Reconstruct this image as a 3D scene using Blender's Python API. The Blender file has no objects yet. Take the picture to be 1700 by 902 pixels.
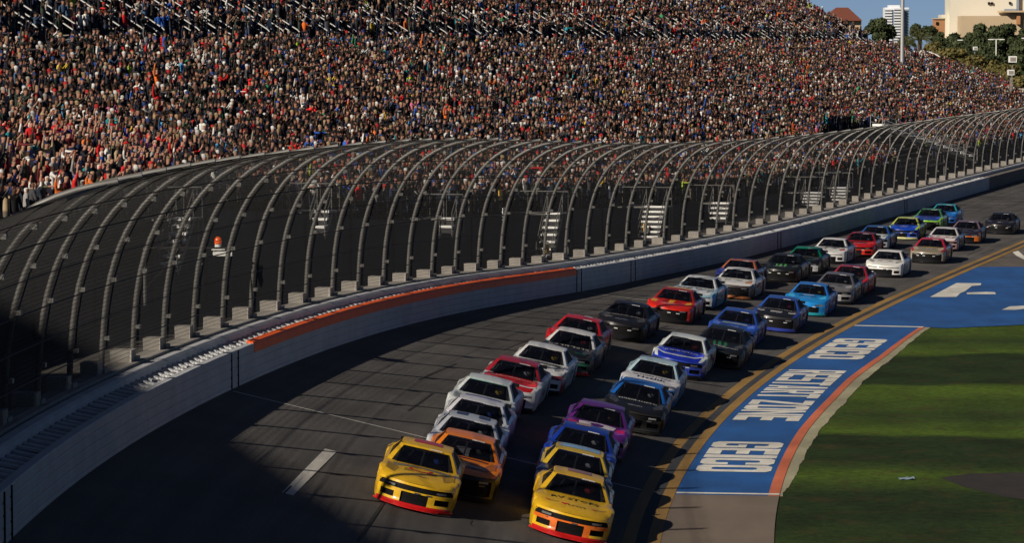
import bpy, math, random
import numpy as np
from mathutils import Matrix, Vector
R=math.radians
rng=np.random.default_rng(7); random.seed(7)
S=bpy.context.scene; COL=S.collection
# ---------------------------------------------------------------- camera, light, exposure
F=5250.;YH=80.;CX=850.;HC=12.0
PITCH=float(np.arctan((451-YH)/F)); CP,SP=float(np.cos(PITCH)),float(np.sin(PITCH))
cam=bpy.data.cameras.new('camera'); cam.lens=F/1700*36; cam.sensor_width=36; cam.clip_start=.5; cam.clip_end=9000
co_=bpy.data.objects.new('camera',cam); COL.objects.link(co_); co_.location=(0,0,HC); co_.rotation_euler=(math.pi/2-PITCH,0,0); S.camera=co_
SUN_EL=R(29); SUN_AZ=R(225)          # compass bearing of the sun, clockwise from +Y
to_sun=Vector((math.sin(SUN_AZ)*math.cos(SUN_EL),math.cos(SUN_AZ)*math.cos(SUN_EL),math.sin(SUN_EL)))
sl=bpy.data.lights.new('sun','SUN'); sl.energy=5.0; sl.angle=R(.53); sl.color=(1,.90,.76)
so=bpy.data.objects.new('sun',sl); COL.objects.link(so); so.rotation_euler=to_sun.to_track_quat('Z','Y').to_euler()
W=bpy.data.worlds.new('World'); S.world=W; W.use_nodes=True; nt=W.node_tree
bg=nt.nodes['Background']; sky=nt.nodes.new('ShaderNodeTexSky'); sky.sky_type='NISHITA'; sky.sun_disc=False
sky.sun_elevation=SUN_EL; sky.sun_rotation=SUN_AZ; sky.air_density=.24; sky.dust_density=.15; sky.ozone_density=1.4; bg.inputs[1].default_value=.05
nt.links.new(sky.outputs[0],bg.inputs[0])
S.view_settings.view_transform='Standard'; S.view_settings.look='None'; S.view_settings.gamma=1; S.view_settings.exposure=.06
S.cycles.max_bounces=5; S.cycles.transparent_max_bounces=12; S.cycles.use_denoising=True
S.cycles.caustics_reflective=False; S.cycles.caustics_refractive=False
# ---------------------------------------------------------------- plan geometry of the speedway
def ray(px,py):
    u=(px-CX)/F; v=(451-py)/F; return np.array([u,CP+v*SP,-SP+v*CP])
def unz(px,py,z=0.):
    r=ray(px,py); t=(z-HC)/r[2]; return np.array([r[0]*t,r[1]*t,z])
def aty(px,py,Y):
    r=ray(px,py); t=Y/r[1]; return np.array([r[0]*t,Y,HC+r[2]*t])
def proj(p):
    p=np.asarray(p,float); d=p-np.array([0,0,HC])
    dep=d[...,1]*CP-d[...,2]*SP; up=d[...,1]*SP+d[...,2]*CP
    return np.stack([CX+F*d[...,0]/dep,451-F*up/dep],-1)
_co=[-7.56393704e-06,4.01583196e-03,-4.04673706e-01,1.44669543e+01]; _d1=np.polyder(_co)
Y0,Y1=77.,178.
_y=np.linspace(Y0,Y1,800); _x=np.polyval(_co,_y); _s=np.r_[0,np.cumsum(np.hypot(np.diff(_x),np.diff(_y)))]; LL=float(_s[-1])
TH0=float(np.arctan(np.polyval(_d1,Y0))); TH1=float(np.arctan(np.polyval(_d1,Y1))); RN=215.
def Cs(s):
    s=np.asarray(s,float); y=np.interp(s,_s,_y); x=np.polyval(_co,y); th=np.arctan(np.polyval(_d1,y))
    tn=TH0+np.minimum(s,0)/RN
    x=np.where(s<0,_x[0]-RN*(np.cos(tn)-np.cos(TH0)),x); y=np.where(s<0,Y0+RN*(np.sin(tn)-np.sin(TH0)),y); th=np.where(s<0,tn,th)
    e=np.maximum(s-LL,0); x=np.where(s>LL,_x[-1]+e*np.sin(TH1),x); y=np.where(s>LL,Y1+e*np.cos(TH1),y); th=np.where(s>LL,TH1,th)
    return x,y,th
ZS=np.array([-200,-60,-18,-8,3,13,23,33,44,54,64,75,85,96,107,125,400.]); ZV=np.array([3.1,3.1,2.9,2.8,2.66,2.55,2.42,2.2,1.85,1.45,1.1,.85,.65,.5,.43,.4,.4])
WT=12.3
def zo(s):
    s=np.asarray(s,float); return np.interp(s,ZS,ZV)*.5+.25*np.interp(s-5,ZS,ZV)+.25*np.interp(s+5,ZS,ZV)
def zt(s,w): return zo(s)*np.clip((w-.85)/(WT-.85),0,1)
def P(s,w,z=0.,rel=True):
    s=np.asarray(s,float); w=np.asarray(w,float); x,y,th=Cs(s)
    return np.stack([x-np.cos(th)*w,y+np.sin(th)*w,np.asarray(z+(zt(s,w) if rel else 0),float)*np.ones_like(x*w)],-1)
def frame(s,w):
    e=.05; p=P(s,w); a=P(s+e,w)-P(s-e,w); a/=np.linalg.norm(a); l=P(s,w+.3)-P(s,w-.3); l/=np.linalg.norm(l)
    f=-a; r=l-f*(l@f); r/=np.linalg.norm(r); return p,r,f,np.cross(r,f)
# ---------------------------------------------------------------- helpers
def tag(o,label=None,cat=None,group=None,kind=None):
    if label: o['label']=label
    if cat: o['category']=cat
    if group: o['group']=group
    if kind: o['kind']=kind
    return o
def empty(name,loc=(0,0,0)):
    o=bpy.data.objects.new(name,None); o.location=loc; o.empty_display_size=.2; COL.objects.link(o); return o
class MB:
    def __init__(s): s.v=[];s.f=[];s.m=[];s.n=0
    def add(s,V,Fc,mi=0):
        V=np.asarray(V,float).reshape(-1,3); s.v.append(V)
        for k,f in enumerate(Fc):
            s.f.append(tuple(i+s.n for i in f)); s.m.append(mi if isinstance(mi,int) else mi[k])
        s.n+=len(V); return s
    def box(s,c,d,ax=None,mi=0):
        c=np.asarray(c,float); d=np.asarray(d,float)/2
        A=np.eye(3) if ax is None else np.asarray(ax,float)
        V=[c+A[0]*i*d[0]+A[1]*j*d[1]+A[2]*k*d[2] for i in(-1,1) for j in(-1,1) for k in(-1,1)]
        return s.add(V,[(0,1,3,2),(4,6,7,5),(0,4,5,1),(2,3,7,6),(0,2,6,4),(1,5,7,3)],mi)
    def grid(s,G,mi=0,close=False):
        G=np.asarray(G,float); a,b=G.shape[:2]; f=[];
        for i in range(a-1):
            for j in range(b-(0 if close else 1)):
                j2=(j+1)%b; f.append((i*b+j,i*b+j2,(i+1)*b+j2,(i+1)*b+j))
        if callable(mi): mi=[mi(k//(b-(0 if close else 1)),k%(b-(0 if close else 1))) for k in range(len(f))]
        return s.add(G.reshape(-1,3),f,mi)
    def tube(s,pts,r,n=6,mi=0,cap=True):
        p=np.asarray(pts,float); m=len(p); r=np.ones(m)*r
        t=np.gradient(p,axis=0); t/=np.linalg.norm(t,axis=1)[:,None]+1e-12
        ref=np.array([0,0,1.]) if abs(t[0][2])<.9 else np.array([1.,0,0]); rings=[]
        u=np.cross(t[0],ref); u/=np.linalg.norm(u)
        for i in range(m):
            u=u-t[i]*(u@t[i]); u/=np.linalg.norm(u)+1e-12; w=np.cross(t[i],u)
            a=np.arange(n)*2*math.pi/n; rings.append(p[i]+r[i]*(np.cos(a)[:,None]*u+np.sin(a)[:,None]*w))
        s.grid(np.array(rings),mi,True)
        if cap:
            s.add(rings[0],[tuple(range(n))[::-1]],mi); s.add(rings[-1],[tuple(range(n))],mi)
        return s
    def build(s,name,mats,parent=None,smooth=None,loc=None):
        me=bpy.data.meshes.new(name); V=np.concatenate(s.v) if s.v else np.zeros((0,3))
        me.from_pydata(V.tolist(),[],s.f); 
        for m in (mats if isinstance(mats,(list,tuple)) else [mats]): me.materials.append(m)
        if any(s.m): me.polygons.foreach_set('material_index',s.m)
        if smooth is not None:
            me.polygons.foreach_set('use_smooth',[True]*len(s.f))
            if smooth<179: me.set_sharp_from_angle(angle=R(smooth))
        me.update()
        o=bpy.data.objects.new(name,me); COL.objects.link(o)
        if parent: o.parent=parent
        if loc is not None: o.location=loc
        return o
def fastmesh(name,V,Q,mat,parent=None,col=None,smooth=False,uv=None):
    "big quad mesh from arrays"
    V=np.ascontiguousarray(V,dtype=np.float32); Q=np.ascontiguousarray(Q,dtype=np.int32); k=Q.shape[1]
    me=bpy.data.meshes.new(name); me.vertices.add(len(V)); me.vertices.foreach_set('co',V.ravel())
    me.loops.add(Q.size); me.loops.foreach_set('vertex_index',Q.ravel()); me.polygons.add(len(Q))
    me.polygons.foreach_set('loop_start',np.arange(0,Q.size,k,dtype=np.int32)); me.polygons.foreach_set('loop_total',np.full(len(Q),k,dtype=np.int32))
    if smooth: me.polygons.foreach_set('use_smooth',np.ones(len(Q),bool))
    me.update(calc_edges=True)
    if col is not None:
        a=me.color_attributes.new('col','FLOAT_COLOR','POINT'); c=np.ones((len(V),4),np.float32); c[:,:col.shape[1]]=col; a.data.foreach_set('color',c.ravel())
    me.materials.append(mat); o=bpy.data.objects.new(name,me); COL.objects.link(o)
    if parent: o.parent=parent
    return o
# ---------------------------------------------------------------- materials
def nodes(name):
    m=bpy.data.materials.new(name); m.use_nodes=True; t=m.node_tree; return m,t,t.nodes['Principled BSDF']
def hexc(c): return tuple(c)+(1,)
def plain(name,c,rough=.6,metal=0,noise=.12,scale=3.,coat=0,bump=0.,detail=4):
    m,t,b=nodes(name); N=t.nodes; L=t.links
    b.inputs['Roughness'].default_value=rough; b.inputs['Metallic'].default_value=metal; b.inputs['Coat Weight'].default_value=coat; b.inputs['Coat Roughness'].default_value=.08
    tc=N.new('ShaderNodeTexCoord'); nz=N.new('ShaderNodeTexNoise'); nz.inputs['Scale'].default_value=scale; nz.inputs['Detail'].default_value=detail; nz.inputs['Roughness'].default_value=.65
    L.new(tc.outputs['Object'],nz.inputs['Vector'])
    mr=N.new('ShaderNodeMapRange'); mr.inputs[1].default_value=.25; mr.inputs[2].default_value=.75; mr.inputs[3].default_value=1-noise; mr.inputs[4].default_value=1+noise
    L.new(nz.outputs[0],mr.inputs[0])
    mx=N.new('ShaderNodeMix'); mx.data_type='RGBA'; mx.blend_type='MULTIPLY'; mx.inputs[0].default_value=1; mx.inputs[6].default_value=hexc(c)
    L.new(mr.outputs[0],mx.inputs[7]); L.new(mx.outputs[2],b.inputs['Base Color'])
    if bump:
        bp=N.new('ShaderNodeBump'); bp.inputs['Strength'].default_value=bump; bp.inputs['Distance'].default_value=.02; L.new(nz.outputs[0],bp.inputs['Height']); L.new(bp.outputs[0],b.inputs['Normal'])
    return m
_pc={}
def paint(c,rough=.34,coat=.45,metal=0):
    if max(c)<.06: coat=.1
    k=(tuple(round(x,3) for x in c),rough,coat,metal)
    if k not in _pc: _pc[k]=plain('paint',c,rough,metal,.16,2.6,coat,detail=7); _pc[k].node_tree.nodes['Principled BSDF'].inputs['Specular IOR Level'].default_value=.3
    return _pc[k]
BLACK=(.012,.012,.014); WHITE=(.72,.72,.70)
M={}
M['dark']=plain('dark_plastic',(.006,.006,.007),.7); M['dark'].node_tree.nodes['Principled BSDF'].inputs['Specular IOR Level'].default_value=.12
M['tyre']=plain('tyre_rubber',(.018,.017,.016),.75)
M['rim']=plain('wheel_metal',(.10,.10,.105),.4,.6)
M['chrome']=plain('light_lens',(.22,.23,.25),.3,.1)
M['cage']=plain('cage_tube',(.09,.09,.10),.5)
M['galv']=plain('galvanised_steel',(.14,.137,.13),.5,.35,.2,1.5)
M['cable']=plain('steel_cable',(.05,.05,.052),.6,.4)
M['rail']=plain('aluminium_rail',(.50,.50,.50),.45,.5,.1)
M['conc']=plain('pale_concrete',(.27,.25,.225),.9,0,.25,1.3,0,.4)
M['wallpaint']=plain('white_wall_paint',(.46,.47,.49),.7,0,.18,.9,0,.2,8)
M['orange']=plain('orange_paint',(.95,.13,.012),.6,0,.12,1.2)
M['brick']=plain('weathered_concrete',(.16,.14,.125),.9,0,.3,1.8,0,.5)
M['seatwall']=plain('grey_stand_wall',(.042,.046,.056),.85,0,.3,.4,0,.3,7)
M['deck']=plain('stand_deck',(.022,.022,.026),.8,0,.3,1.)
M['treadw']=plain('white_stair_tread',(.78,.78,.76),.6,0,.08)
M['yel']=plain('yellow_sign',(.75,.42,.03),.6)
def glassmat():
    m,t,b=nodes('windscreen'); N=t.nodes; L=t.links
    b.inputs['Base Color'].default_value=(.006,.007,.012,1); b.inputs['Roughness'].default_value=.22; b.inputs['Specular IOR Level'].default_value=.35
    tr=N.new('ShaderNodeBsdfTransparent'); tr.inputs[0].default_value=(.62,.64,.70,1); mx=N.new('ShaderNodeMixShader'); mx.inputs[0].default_value=.5
    L.new(tr.outputs[0],mx.inputs[1]); L.new(b.outputs[0],mx.inputs[2]); L.new(mx.outputs[0],t.nodes['Material Output'].inputs[0]); return m
M['glass']=glassmat()
M['net']=plain('window_net',(.02,.02,.022),.9)
def swmat(name,c1,c2,stretch=(.05,1.2),spots=.35,rough=.85,bump=.25,big=.3):
    "surface with coordinates stored as (s,w) in the UV map"
    m,t,b=nodes(name); N=t.nodes; L=t.links; b.inputs['Roughness'].default_value=rough
    uv=N.new('ShaderNodeUVMap'); mp=N.new('ShaderNodeMapping'); mp.inputs['Scale'].default_value=(stretch[0],stretch[1],1); L.new(uv.outputs[0],mp.inputs[0])
    n1=N.new('ShaderNodeTexNoise'); n1.inputs['Scale'].default_value=1.6; n1.inputs['Detail'].default_value=8; n1.inputs['Roughness'].default_value=.6; L.new(mp.outputs[0],n1.inputs[0])
    n2=N.new('ShaderNodeTexNoise'); n2.inputs['Scale'].default_value=14; n2.inputs['Detail'].default_value=9; n2.inputs['Roughness'].default_value=.75; L.new(uv.outputs[0],n2.inputs[0])
    n3=N.new('ShaderNodeTexNoise'); n3.inputs['Scale'].default_value=.25; n3.inputs['Detail'].default_value=4; L.new(uv.outputs[0],n3.inputs[0])
    cr=N.new('ShaderNodeMix'); cr.data_type='RGBA'; cr.inputs[6].default_value=hexc(c1); cr.inputs[7].default_value=hexc(c2)
    r1=N.new('ShaderNodeMapRange'); r1.inputs[1].default_value=.33; r1.inputs[2].default_value=.67; L.new(n1.outputs[0],r1.inputs[0]); L.new(r1.outputs[0],cr.inputs[0])
    def mul(src,noise,amt):
        r=N.new('ShaderNodeMapRange'); r.inputs[1].default_value=.3; r.inputs[2].default_value=.7; r.inputs[3].default_value=1-amt; r.inputs[4].default_value=1+amt; L.new(noise,r.inputs[0])
        x=N.new('ShaderNodeMix'); x.data_type='RGBA'; x.blend_type='MULTIPLY'; x.inputs[0].default_value=1; L.new(src,x.inputs[6]); L.new(r.outputs[0],x.inputs[7]); return x.outputs[2]
    o=mul(cr.outputs[2],n2.outputs[0],spots); o=mul(o,n3.outputs[0],big); L.new(o,b.inputs['Base Color'])
    bp=N.new('ShaderNodeBump'); bp.inputs['Strength'].default_value=bump; bp.inputs['Distance'].default_value=.02; L.new(n2.outputs[0],bp.inputs['Height']); L.new(bp.outputs[0],b.inputs['Normal'])
    return m
M['asphalt']=swmat('asphalt',(.050,.045,.042),(.086,.078,.072))
M['asphalt2']=swmat('service_asphalt',(.075,.062,.052),(.105,.088,.075),(.3,.8))
M['apronconc']=swmat('apron_concrete',(.125,.094,.072),(.15,.115,.088),(.1,.5),.12,.9,.15,.15)
M['blue']=swmat('blue_road_paint',(.006,.062,.22),(.009,.082,.28),(.12,.6),.2,.75,.15,.22)
M['yline']=swmat('yellow_road_paint',(.20,.115,.03),(.30,.17,.04),(.12,.9),.25,.75,.15,.2)
M['wline']=swmat('white_road_paint',(.50,.48,.43),(.70,.68,.62),(.4,.9),.22,.7,.15,.15)
M['oline']=swmat('orange_road_paint',(.42,.10,.045),(.52,.14,.065),(.2,.9),.2,.75,.15,.2)
M['dkline']=swmat('dark_sealed_strip',(.022,.024,.030),(.035,.036,.042),(.1,.9))
M['kerb']=swmat('grassy_kerb_concrete',(.24,.22,.14),(.30,.28,.19),(.4,1.),.3,.9,.3,.3)
def swsheet(name,s0,s1,w0,w1,mat,dz=.004,ds=1.,nw=1,kind='structure'):
    "strip of the speedway surface; w0, w1 numbers or functions of s"
    n=max(2,int(math.ceil((s1-s0)/ds))+1); ss=np.linspace(s0,s1,n)
    a=w0(ss) if callable(w0) else np.full(n,float(w0)); b=w1(ss) if callable(w1) else np.full(n,float(w1))
    tt=np.linspace(0,1,nw+1); w=a[:,None]+(b-a)[:,None]*tt; sg=np.repeat(ss[:,None],nw+1,1)
    G=P(sg,w,dz); V=G.reshape(-1,3); i=np.arange(n*(nw+1)).reshape(n,nw+1)
    Q=np.stack([i[:-1,:-1],i[:-1,1:],i[1:,1:],i[1:,:-1]],-1).reshape(-1,4)
    if ((V[Q[0,1]]-V[Q[0,0]])[0]*(V[Q[0,3]]-V[Q[0,0]])[1]-(V[Q[0,1]]-V[Q[0,0]])[1]*(V[Q[0,3]]-V[Q[0,0]])[0])<0: Q=Q[:,::-1]
    o=fastmesh(name,V,Q,mat); me=o.data; uv=me.uv_layers.new(name='UVMap'); SW=np.stack([sg.ravel(),w.ravel()],-1).astype(np.float32)
    uv.data.foreach_set('uv',SW[Q.ravel()].ravel()); o['kind']=kind; return o
def swpoly(name,polys,mat,dz=.008,kind='structure',step=.0015):
    "painted polygons given in (s,w); polys: list of point lists"
    V=[];Fc=[];UV=[]
    for k,pl in enumerate(polys):
        pl=np.array(pl,float); b=len(V); a=np.roll(pl,-1,0); ar=(pl[:,0]*a[:,1]-a[:,0]*pl[:,1]).sum()
        if ar<0: pl=pl[::-1]
        p=P(pl[:,0],pl[:,1],dz+step*(k%4)); V+=p.tolist(); UV+=pl.tolist(); Fc.append(tuple(range(b,b+len(pl))))
    me=bpy.data.meshes.new(name); me.from_pydata(V,[],Fc); me.update()
    if len(me.polygons) and me.polygons[0].normal.z<0: me.flip_normals()
    uv=me.uv_layers.new(name='UVMap')
    for l in me.loops: uv.data[l.index].uv=UV[l.vertex_index]
    me.materials.append(mat); o=bpy.data.objects.new(name,me); COL.objects.link(o); o['kind']=kind; return o
# ---------------------------------------------------------------- ground
def grassmat():
    m,t,b=nodes('mown_grass'); N=t.nodes; L=t.links; b.inputs['Roughness'].default_value=.9; b.inputs['Specular IOR Level'].default_value=.15
    g=N.new('ShaderNodeNewGeometry'); sx=N.new('ShaderNodeSeparateXYZ'); L.new(g.outputs['Position'],sx.inputs[0])
    wn=N.new('ShaderNodeTexNoise'); wn.inputs['Scale'].default_value=.16; wn.inputs['Detail'].default_value=3; L.new(g.outputs['Position'],wn.inputs[0])
    ma=N.new('ShaderNodeMath'); ma.operation='MULTIPLY_ADD'; ma.inputs[1].default_value=5.5; L.new(wn.outputs[0],ma.inputs[0]); L.new(sx.outputs[1],ma.inputs[2])
    mr=N.new('ShaderNodeMapRange'); mr.inputs[1].default_value=70; mr.inputs[2].default_value=150; L.new(ma.outputs[0],mr.inputs[0])
    cr=N.new('ShaderNodeValToRGB'); L.new(mr.outputs[0],cr.inputs[0]); cr.color_ramp.interpolation='LINEAR'
    el=cr.color_ramp.elements; dark=(.015,.028,.007,1); mid=(.028,.048,.009,1); lite=(.058,.098,.010,1)
    stops=[(72,mid),(80,dark),(84.5,dark),(85.5,mid),(88.5,lite),(90,mid),(92,dark),(97,dark),(98,lite),(103,mid),(110.5,lite),(112,lite),(113,dark),(123.5,dark),(124.5,lite),(130,mid),(135.5,lite),(150,mid)]
    el[0].position=0; el[0].color=mid; el[1].position=1; el[1].color=mid
    for y,c in stops:
        e=el.new((y-70+2.7)/80.); e.color=c
    n2=N.new('ShaderNodeTexNoise'); n2.inputs['Scale'].default_value=3.5; n2.inputs['Detail'].default_value=9; n2.inputs['Roughness'].default_value=.8; L.new(g.outputs['Position'],n2.inputs[0])
    n3=N.new('ShaderNodeTexNoise'); n3.inputs['Scale'].default_value=.35; n3.inputs['Detail'].default_value=5; L.new(g.outputs['Position'],n3.inputs[0])
    def mul(src,noise,lo,hi,a=.3,b_=.7):
        r=N.new('ShaderNodeMapRange'); r.inputs[1].default_value=a; r.inputs[2].default_value=b_; r.inputs[3].default_value=lo; r.inputs[4].default_value=hi; L.new(noise,r.inputs[0])
        x=N.new('ShaderNodeMix'); x.data_type='RGBA'; x.blend_type='MULTIPLY'; x.inputs[0].default_value=1; L.new(src,x.inputs[6]); L.new(r.outputs[0],x.inputs[7]); return x.outputs[2]
    o=mul(cr.outputs[0],n2.outputs[0],.35,1.8); o=mul(o,n3.outputs[0],.7,1.3); 
    br=N.new('ShaderNodeMix'); br.data_type='RGBA'; br.inputs[7].default_value=(.055,.042,.015,1); L.new(o,br.inputs[6])
    r4=N.new('ShaderNodeMapRange'); r4.inputs[1].default_value=.52; r4.inputs[2].default_value=.75; r4.inputs[4].default_value=.6; n4=N.new('ShaderNodeTexNoise'); n4.inputs['Scale'].default_value=.9; n4.inputs['Detail'].default_value=6; L.new(g.outputs['Position'],n4.inputs[0]); L.new(n4.outputs[0],r4.inputs[0]); L.new(r4.outputs[0],br.inputs[0])
    L.new(br.outputs[2],b.inputs['Base Color'])
    bp=N.new('ShaderNodeBump'); bp.inputs['Strength'].default_value=.9; bp.inputs['Distance'].default_value=.06; L.new(n2.outputs[0],bp.inputs['Height']); L.new(bp.outputs[0],b.inputs['Normal'])
    return m
M['grass']=grassmat()
mb=MB(); mb.add([(-5000,-3000,-.026),(5000,-3000,-.026),(5000,7000,-.026),(-5000,7000,-.026)],[(0,1,2,3)]); mb.build('ground',M['grass'])['kind']='structure'
SA,SB=-75.,420.
swsheet('track',SA,SB,.93,WT,M['asphalt'],0,1.,10)
for i,(a,b,mt) in enumerate([(0,.32,'yline'),(.32,.60,'dkline'),(.60,.93,'yline')]): swsheet('track_line',SA,SB,a,b,M[mt],.004 if mt!='dkline' else .002,1.)
Dw=lambda s:np.interp(s,[-75,-.6,6.7,22.5,31.9,38.4,47.3,59.5,61],[-2.7,-2.76,-2.8,-2.86,-3.0,-2.99,-3.15,-3.05,-3.05])
swsheet('apron',SA,7.6,Dw,0,M['apronconc'],-.004,1.,4)
swsheet('painted_apron',7.6,60.8,lambda s:Dw(s)+np.interp(s,[7.6,45,60.8],[.30,.27,.2]),0,M['blue'],-.004,.8,4)
swsheet('apron_edge_line',7.6,60.8,Dw,lambda s:Dw(s)+np.interp(s,[7.6,45,60.8],[.30,.27,.2]),M['oline'],-.002,.8,1)
kn=lambda s:np.interp(s,[-75,8,12,30,45,61],[.02,.10,.30,.42,.36,.22])+.03*np.sin(s*1.7)*np.sin(s*.43+1)+.012*np.sin(s*5.3+np.sin(s*2.1)*2)
swsheet('apron_kerb',7.6,61,lambda s:Dw(s)-kn(s),Dw,M['kerb'],-.014,.1,1)
# wide blue run-off past the restart zone, plain asphalt beyond it
def flat(name,pts,mat,z):
    me=bpy.data.meshes.new(name); me.from_pydata([(x,y,z) for x,y in pts],[],[tuple(range(len(pts)))]); me.update()
    if me.polygons[0].normal.z<0: me.flip_normals()
    uv=me.uv_layers.new(name='UVMap')
    for l in me.loops: v=me.vertices[l.vertex_index].co; uv.data[l.index].uv=(v.y,v.x)
    me.materials.append(mat); o=bpy.data.objects.new(name,me); COL.objects.link(o); o['kind']='structure'; return o
edge=[tuple(P(s,0)[:2]) for s in np.arange(60.8,99.5,2.)]
flat('painted_runoff',[tuple(P(60.8,-3.05)[:2]),(18.63,135.31),(22.28,137.09),(30,138.5),(60,140),(60,174.5)]+[tuple(P(99.2,0)[:2])]+edge[::-1],M['blue'],-.006)
far=[tuple(P(s,0)[:2]) for s in np.arange(99.2,SB,20)]
flat('service_road',[(60,174.5),(150,174.5),(230,500)]+far[::-1],M['asphalt2'],-.010)
flat('mulch_bed',[(12.0,88.0),(13.0,88.9),(13.9,89.0),(18,89.6),(20,85),(18,81.5),(14.6,82.6),(13.2,84.2),(12.4,86.2)],swmat('mulch',(.007,.005,.004),(.018,.012,.008),(1,1),.5,.95,.6),-.02)
# transverse lines, dash, tyre marks
def tl(s,w0,w1,t=.10): return [[(s,w0+(w1-w0)*k/12),(s,w0+(w1-w0)*(k+1)/12),(s+t,w0+(w1-w0)*(k+1)/12),(s+t,w0+(w1-w0)*k/12)] for k in range(12)]
swpoly('zone_line',tl(8.1,.95,WT-.1,.09),M['wline'],.006,step=0)
swpoly('zone_line',tl(7.75,-2.8,-.02,.26),M['wline'],.006,step=0)
swpoly('zone_line',tl(60.7,.95,WT-.1,.10),M['wline'],.006,step=0)
swpoly('zone_line',tl(60.45,-3.0,-.02,.42),M['wline'],.006,step=0)
for s0,wc in ((-5.8,8.42),):
    swpoly('lane_dash',[[(s0,wc-.13),(s0,wc+.13),(s0+8.0,wc+.22),(s0+8.0,wc-.08)]],M['wline'],.006)
M['rubber']=plain('tyre_rubber_mark',(.018,.016,.015),.8,0,.3,4.)
sk=[]
for k in range(26):
    s0=rng.uniform(-12,150); w=rng.uniform(1.2,9.5); l=rng.uniform(2,9); d=rng.uniform(-.02,.02); t=rng.uniform(.03,.09)
    sk.append([(s0,w),(s0,w+t),(s0+l,w+t+d*l),(s0+l,w+d*l)])
swpoly('tyre_marks',sk,M['rubber'],.005)
cr=[]
def crack(s,w,n,ds,dw,t=.018):
    for _ in range(n):
        s2=s+rng.normal(ds,.35); w2=w+rng.normal(dw,.12); cr.append([(s,w),(s,w+t),(s2,w2+t),(s2,w2)]); s,w=s2,w2
crack(-6.2,3.4,9,-.55,-.01); crack(-6.5,3.9,7,-.4,.05); crack(-8,3.6,8,-.4,-.06); crack(-4,4.3,5,.5,.05); crack(38,2.2,5,.6,.15,.012); crack(66,3,6,.7,.1,.012)
swpoly('asphalt_cracks',cr,plain('crack_sealant',(.008,.008,.009),.7),.009)
# painted words; letters as polygons in a unit cell (u reading direction, v up)
def rect(a,b,c,d): return [(a,b),(c,b),(c,d),(a,d)]
def ring(miss=None):
    o=[(.2,0),(.8,0),(1,.07),(1,.93),(.8,1),(.2,1),(0,.93),(0,.07)]; i=[(.38,.2),(.62,.2),(.68,.25),(.68,.75),(.62,.8),(.38,.8),(.32,.75),(.32,.25)]
    return [[o[k],o[(k+1)%8],i[(k+1)%8],i[k]] for k in range(8) if k!=miss]
def notch(): return [[(.8,0),(1,.07),(1,.38),(.68,.38),(.68,.25),(.62,.2)],[(1,.93),(.8,1),(.62,.8),(.68,.75),(.68,.62),(1,.62)]]
LET={'O':ring(),'C':[p for k,p in enumerate(ring()) if k not in(1,2,3)]+notch(),
 'G':[p for k,p in enumerate(ring()) if k not in(1,2,3)]+notch()+[rect(.52,.38,1,.5)],
 'E':[rect(0,0,.36,1),rect(.36,0,1,.2),rect(.36,.41,.94,.59),rect(.36,.8,1,1)],'I':[rect(.0,0,1,1)],
 'R':[rect(0,0,.34,1),rect(.34,.84,.8,1),[(.66,.5),(.8,.42),(1,.55),(1,.88),(.8,1),(.66,.84)],rect(.34,.42,.66,.56),[(.4,.42),(.72,.42),(1,0),(.66,0)]],
 'S':[rect(0,.82,1,1),rect(0,.5,.34,.82),rect(.0,.42,1,.58),rect(.66,.18,1,.42),rect(0,0,1,.18)],
 'T':[rect(0,.82,1,1),rect(.33,0,.67,.82)],'A':[[(0,0),(.33,0),(.5,.7),(.5,1),(.32,1)],[(.67,0),(1,0),(.68,1),(.5,1),(.5,.7)],rect(.26,.18,.74,.34)],
 'Z':[rect(0,.84,1,1),rect(0,0,1,.16),[(0,.16),(.4,.16),(1,.84),(.6,.84)]],'N':[rect(0,0,.3,1),rect(.7,0,1,1),[(.3,.62),(.3,1),(.7,.38),(.7,0)]]}
def word(txt,s_first,s_last,wbase,wtop):
    wd={'I':.45}; tot=sum(wd.get(c,1) for c in txt)+.10*(len(txt)-1); u=0; out=[]
    for c in txt:
        k=wd.get(c,1)
        for pl in LET[c]: out.append([(s_first+(s_last-s_first)*(u+a*k)/tot,wbase+(wtop-wbase)*b) for a,b in pl])
        u+=k+.10
    return out
for t,a,b in (('GEICO',19.2,12.3),('RESTART',41.3,31.7),('ZONE',30.9,24.9),('GEICO',54.4,45.7)):
    swpoly('painted_lettering',word(t,a,b,-.24,-2.38),M['wline'],.004)
def upoly(name,pts,mat=M['wline']): return flat(name,[tuple(unz(x,y)[:2]) for x,y in pts],mat,.004)
z3=lambda x,y:(1300+x/4.1,380+y/4.1)
upoly('painted_emblem',[z3(*p) for p in[(1000,465),(1180,370),(1350,372),(1345,385),(1285,390),(1240,425),(1205,440),(1180,465)]])
upoly('painted_emblem',[z3(*p) for p in[(1252,446),(1250,435),(1380,430),(1440,432),(1450,446)]])
upoly('painted_emblem',[z3(*p) for p in[(1490,552),(1540,530),(1680,522),(1760,523),(1760,540),(1650,545),(1580,553)]])
upoly('painted_arrow',[z3(*p) for p in[(1562,160),(1600,150),(1645,190),(1700,196),(1700,215),(1635,208),(1590,185)]])
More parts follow.
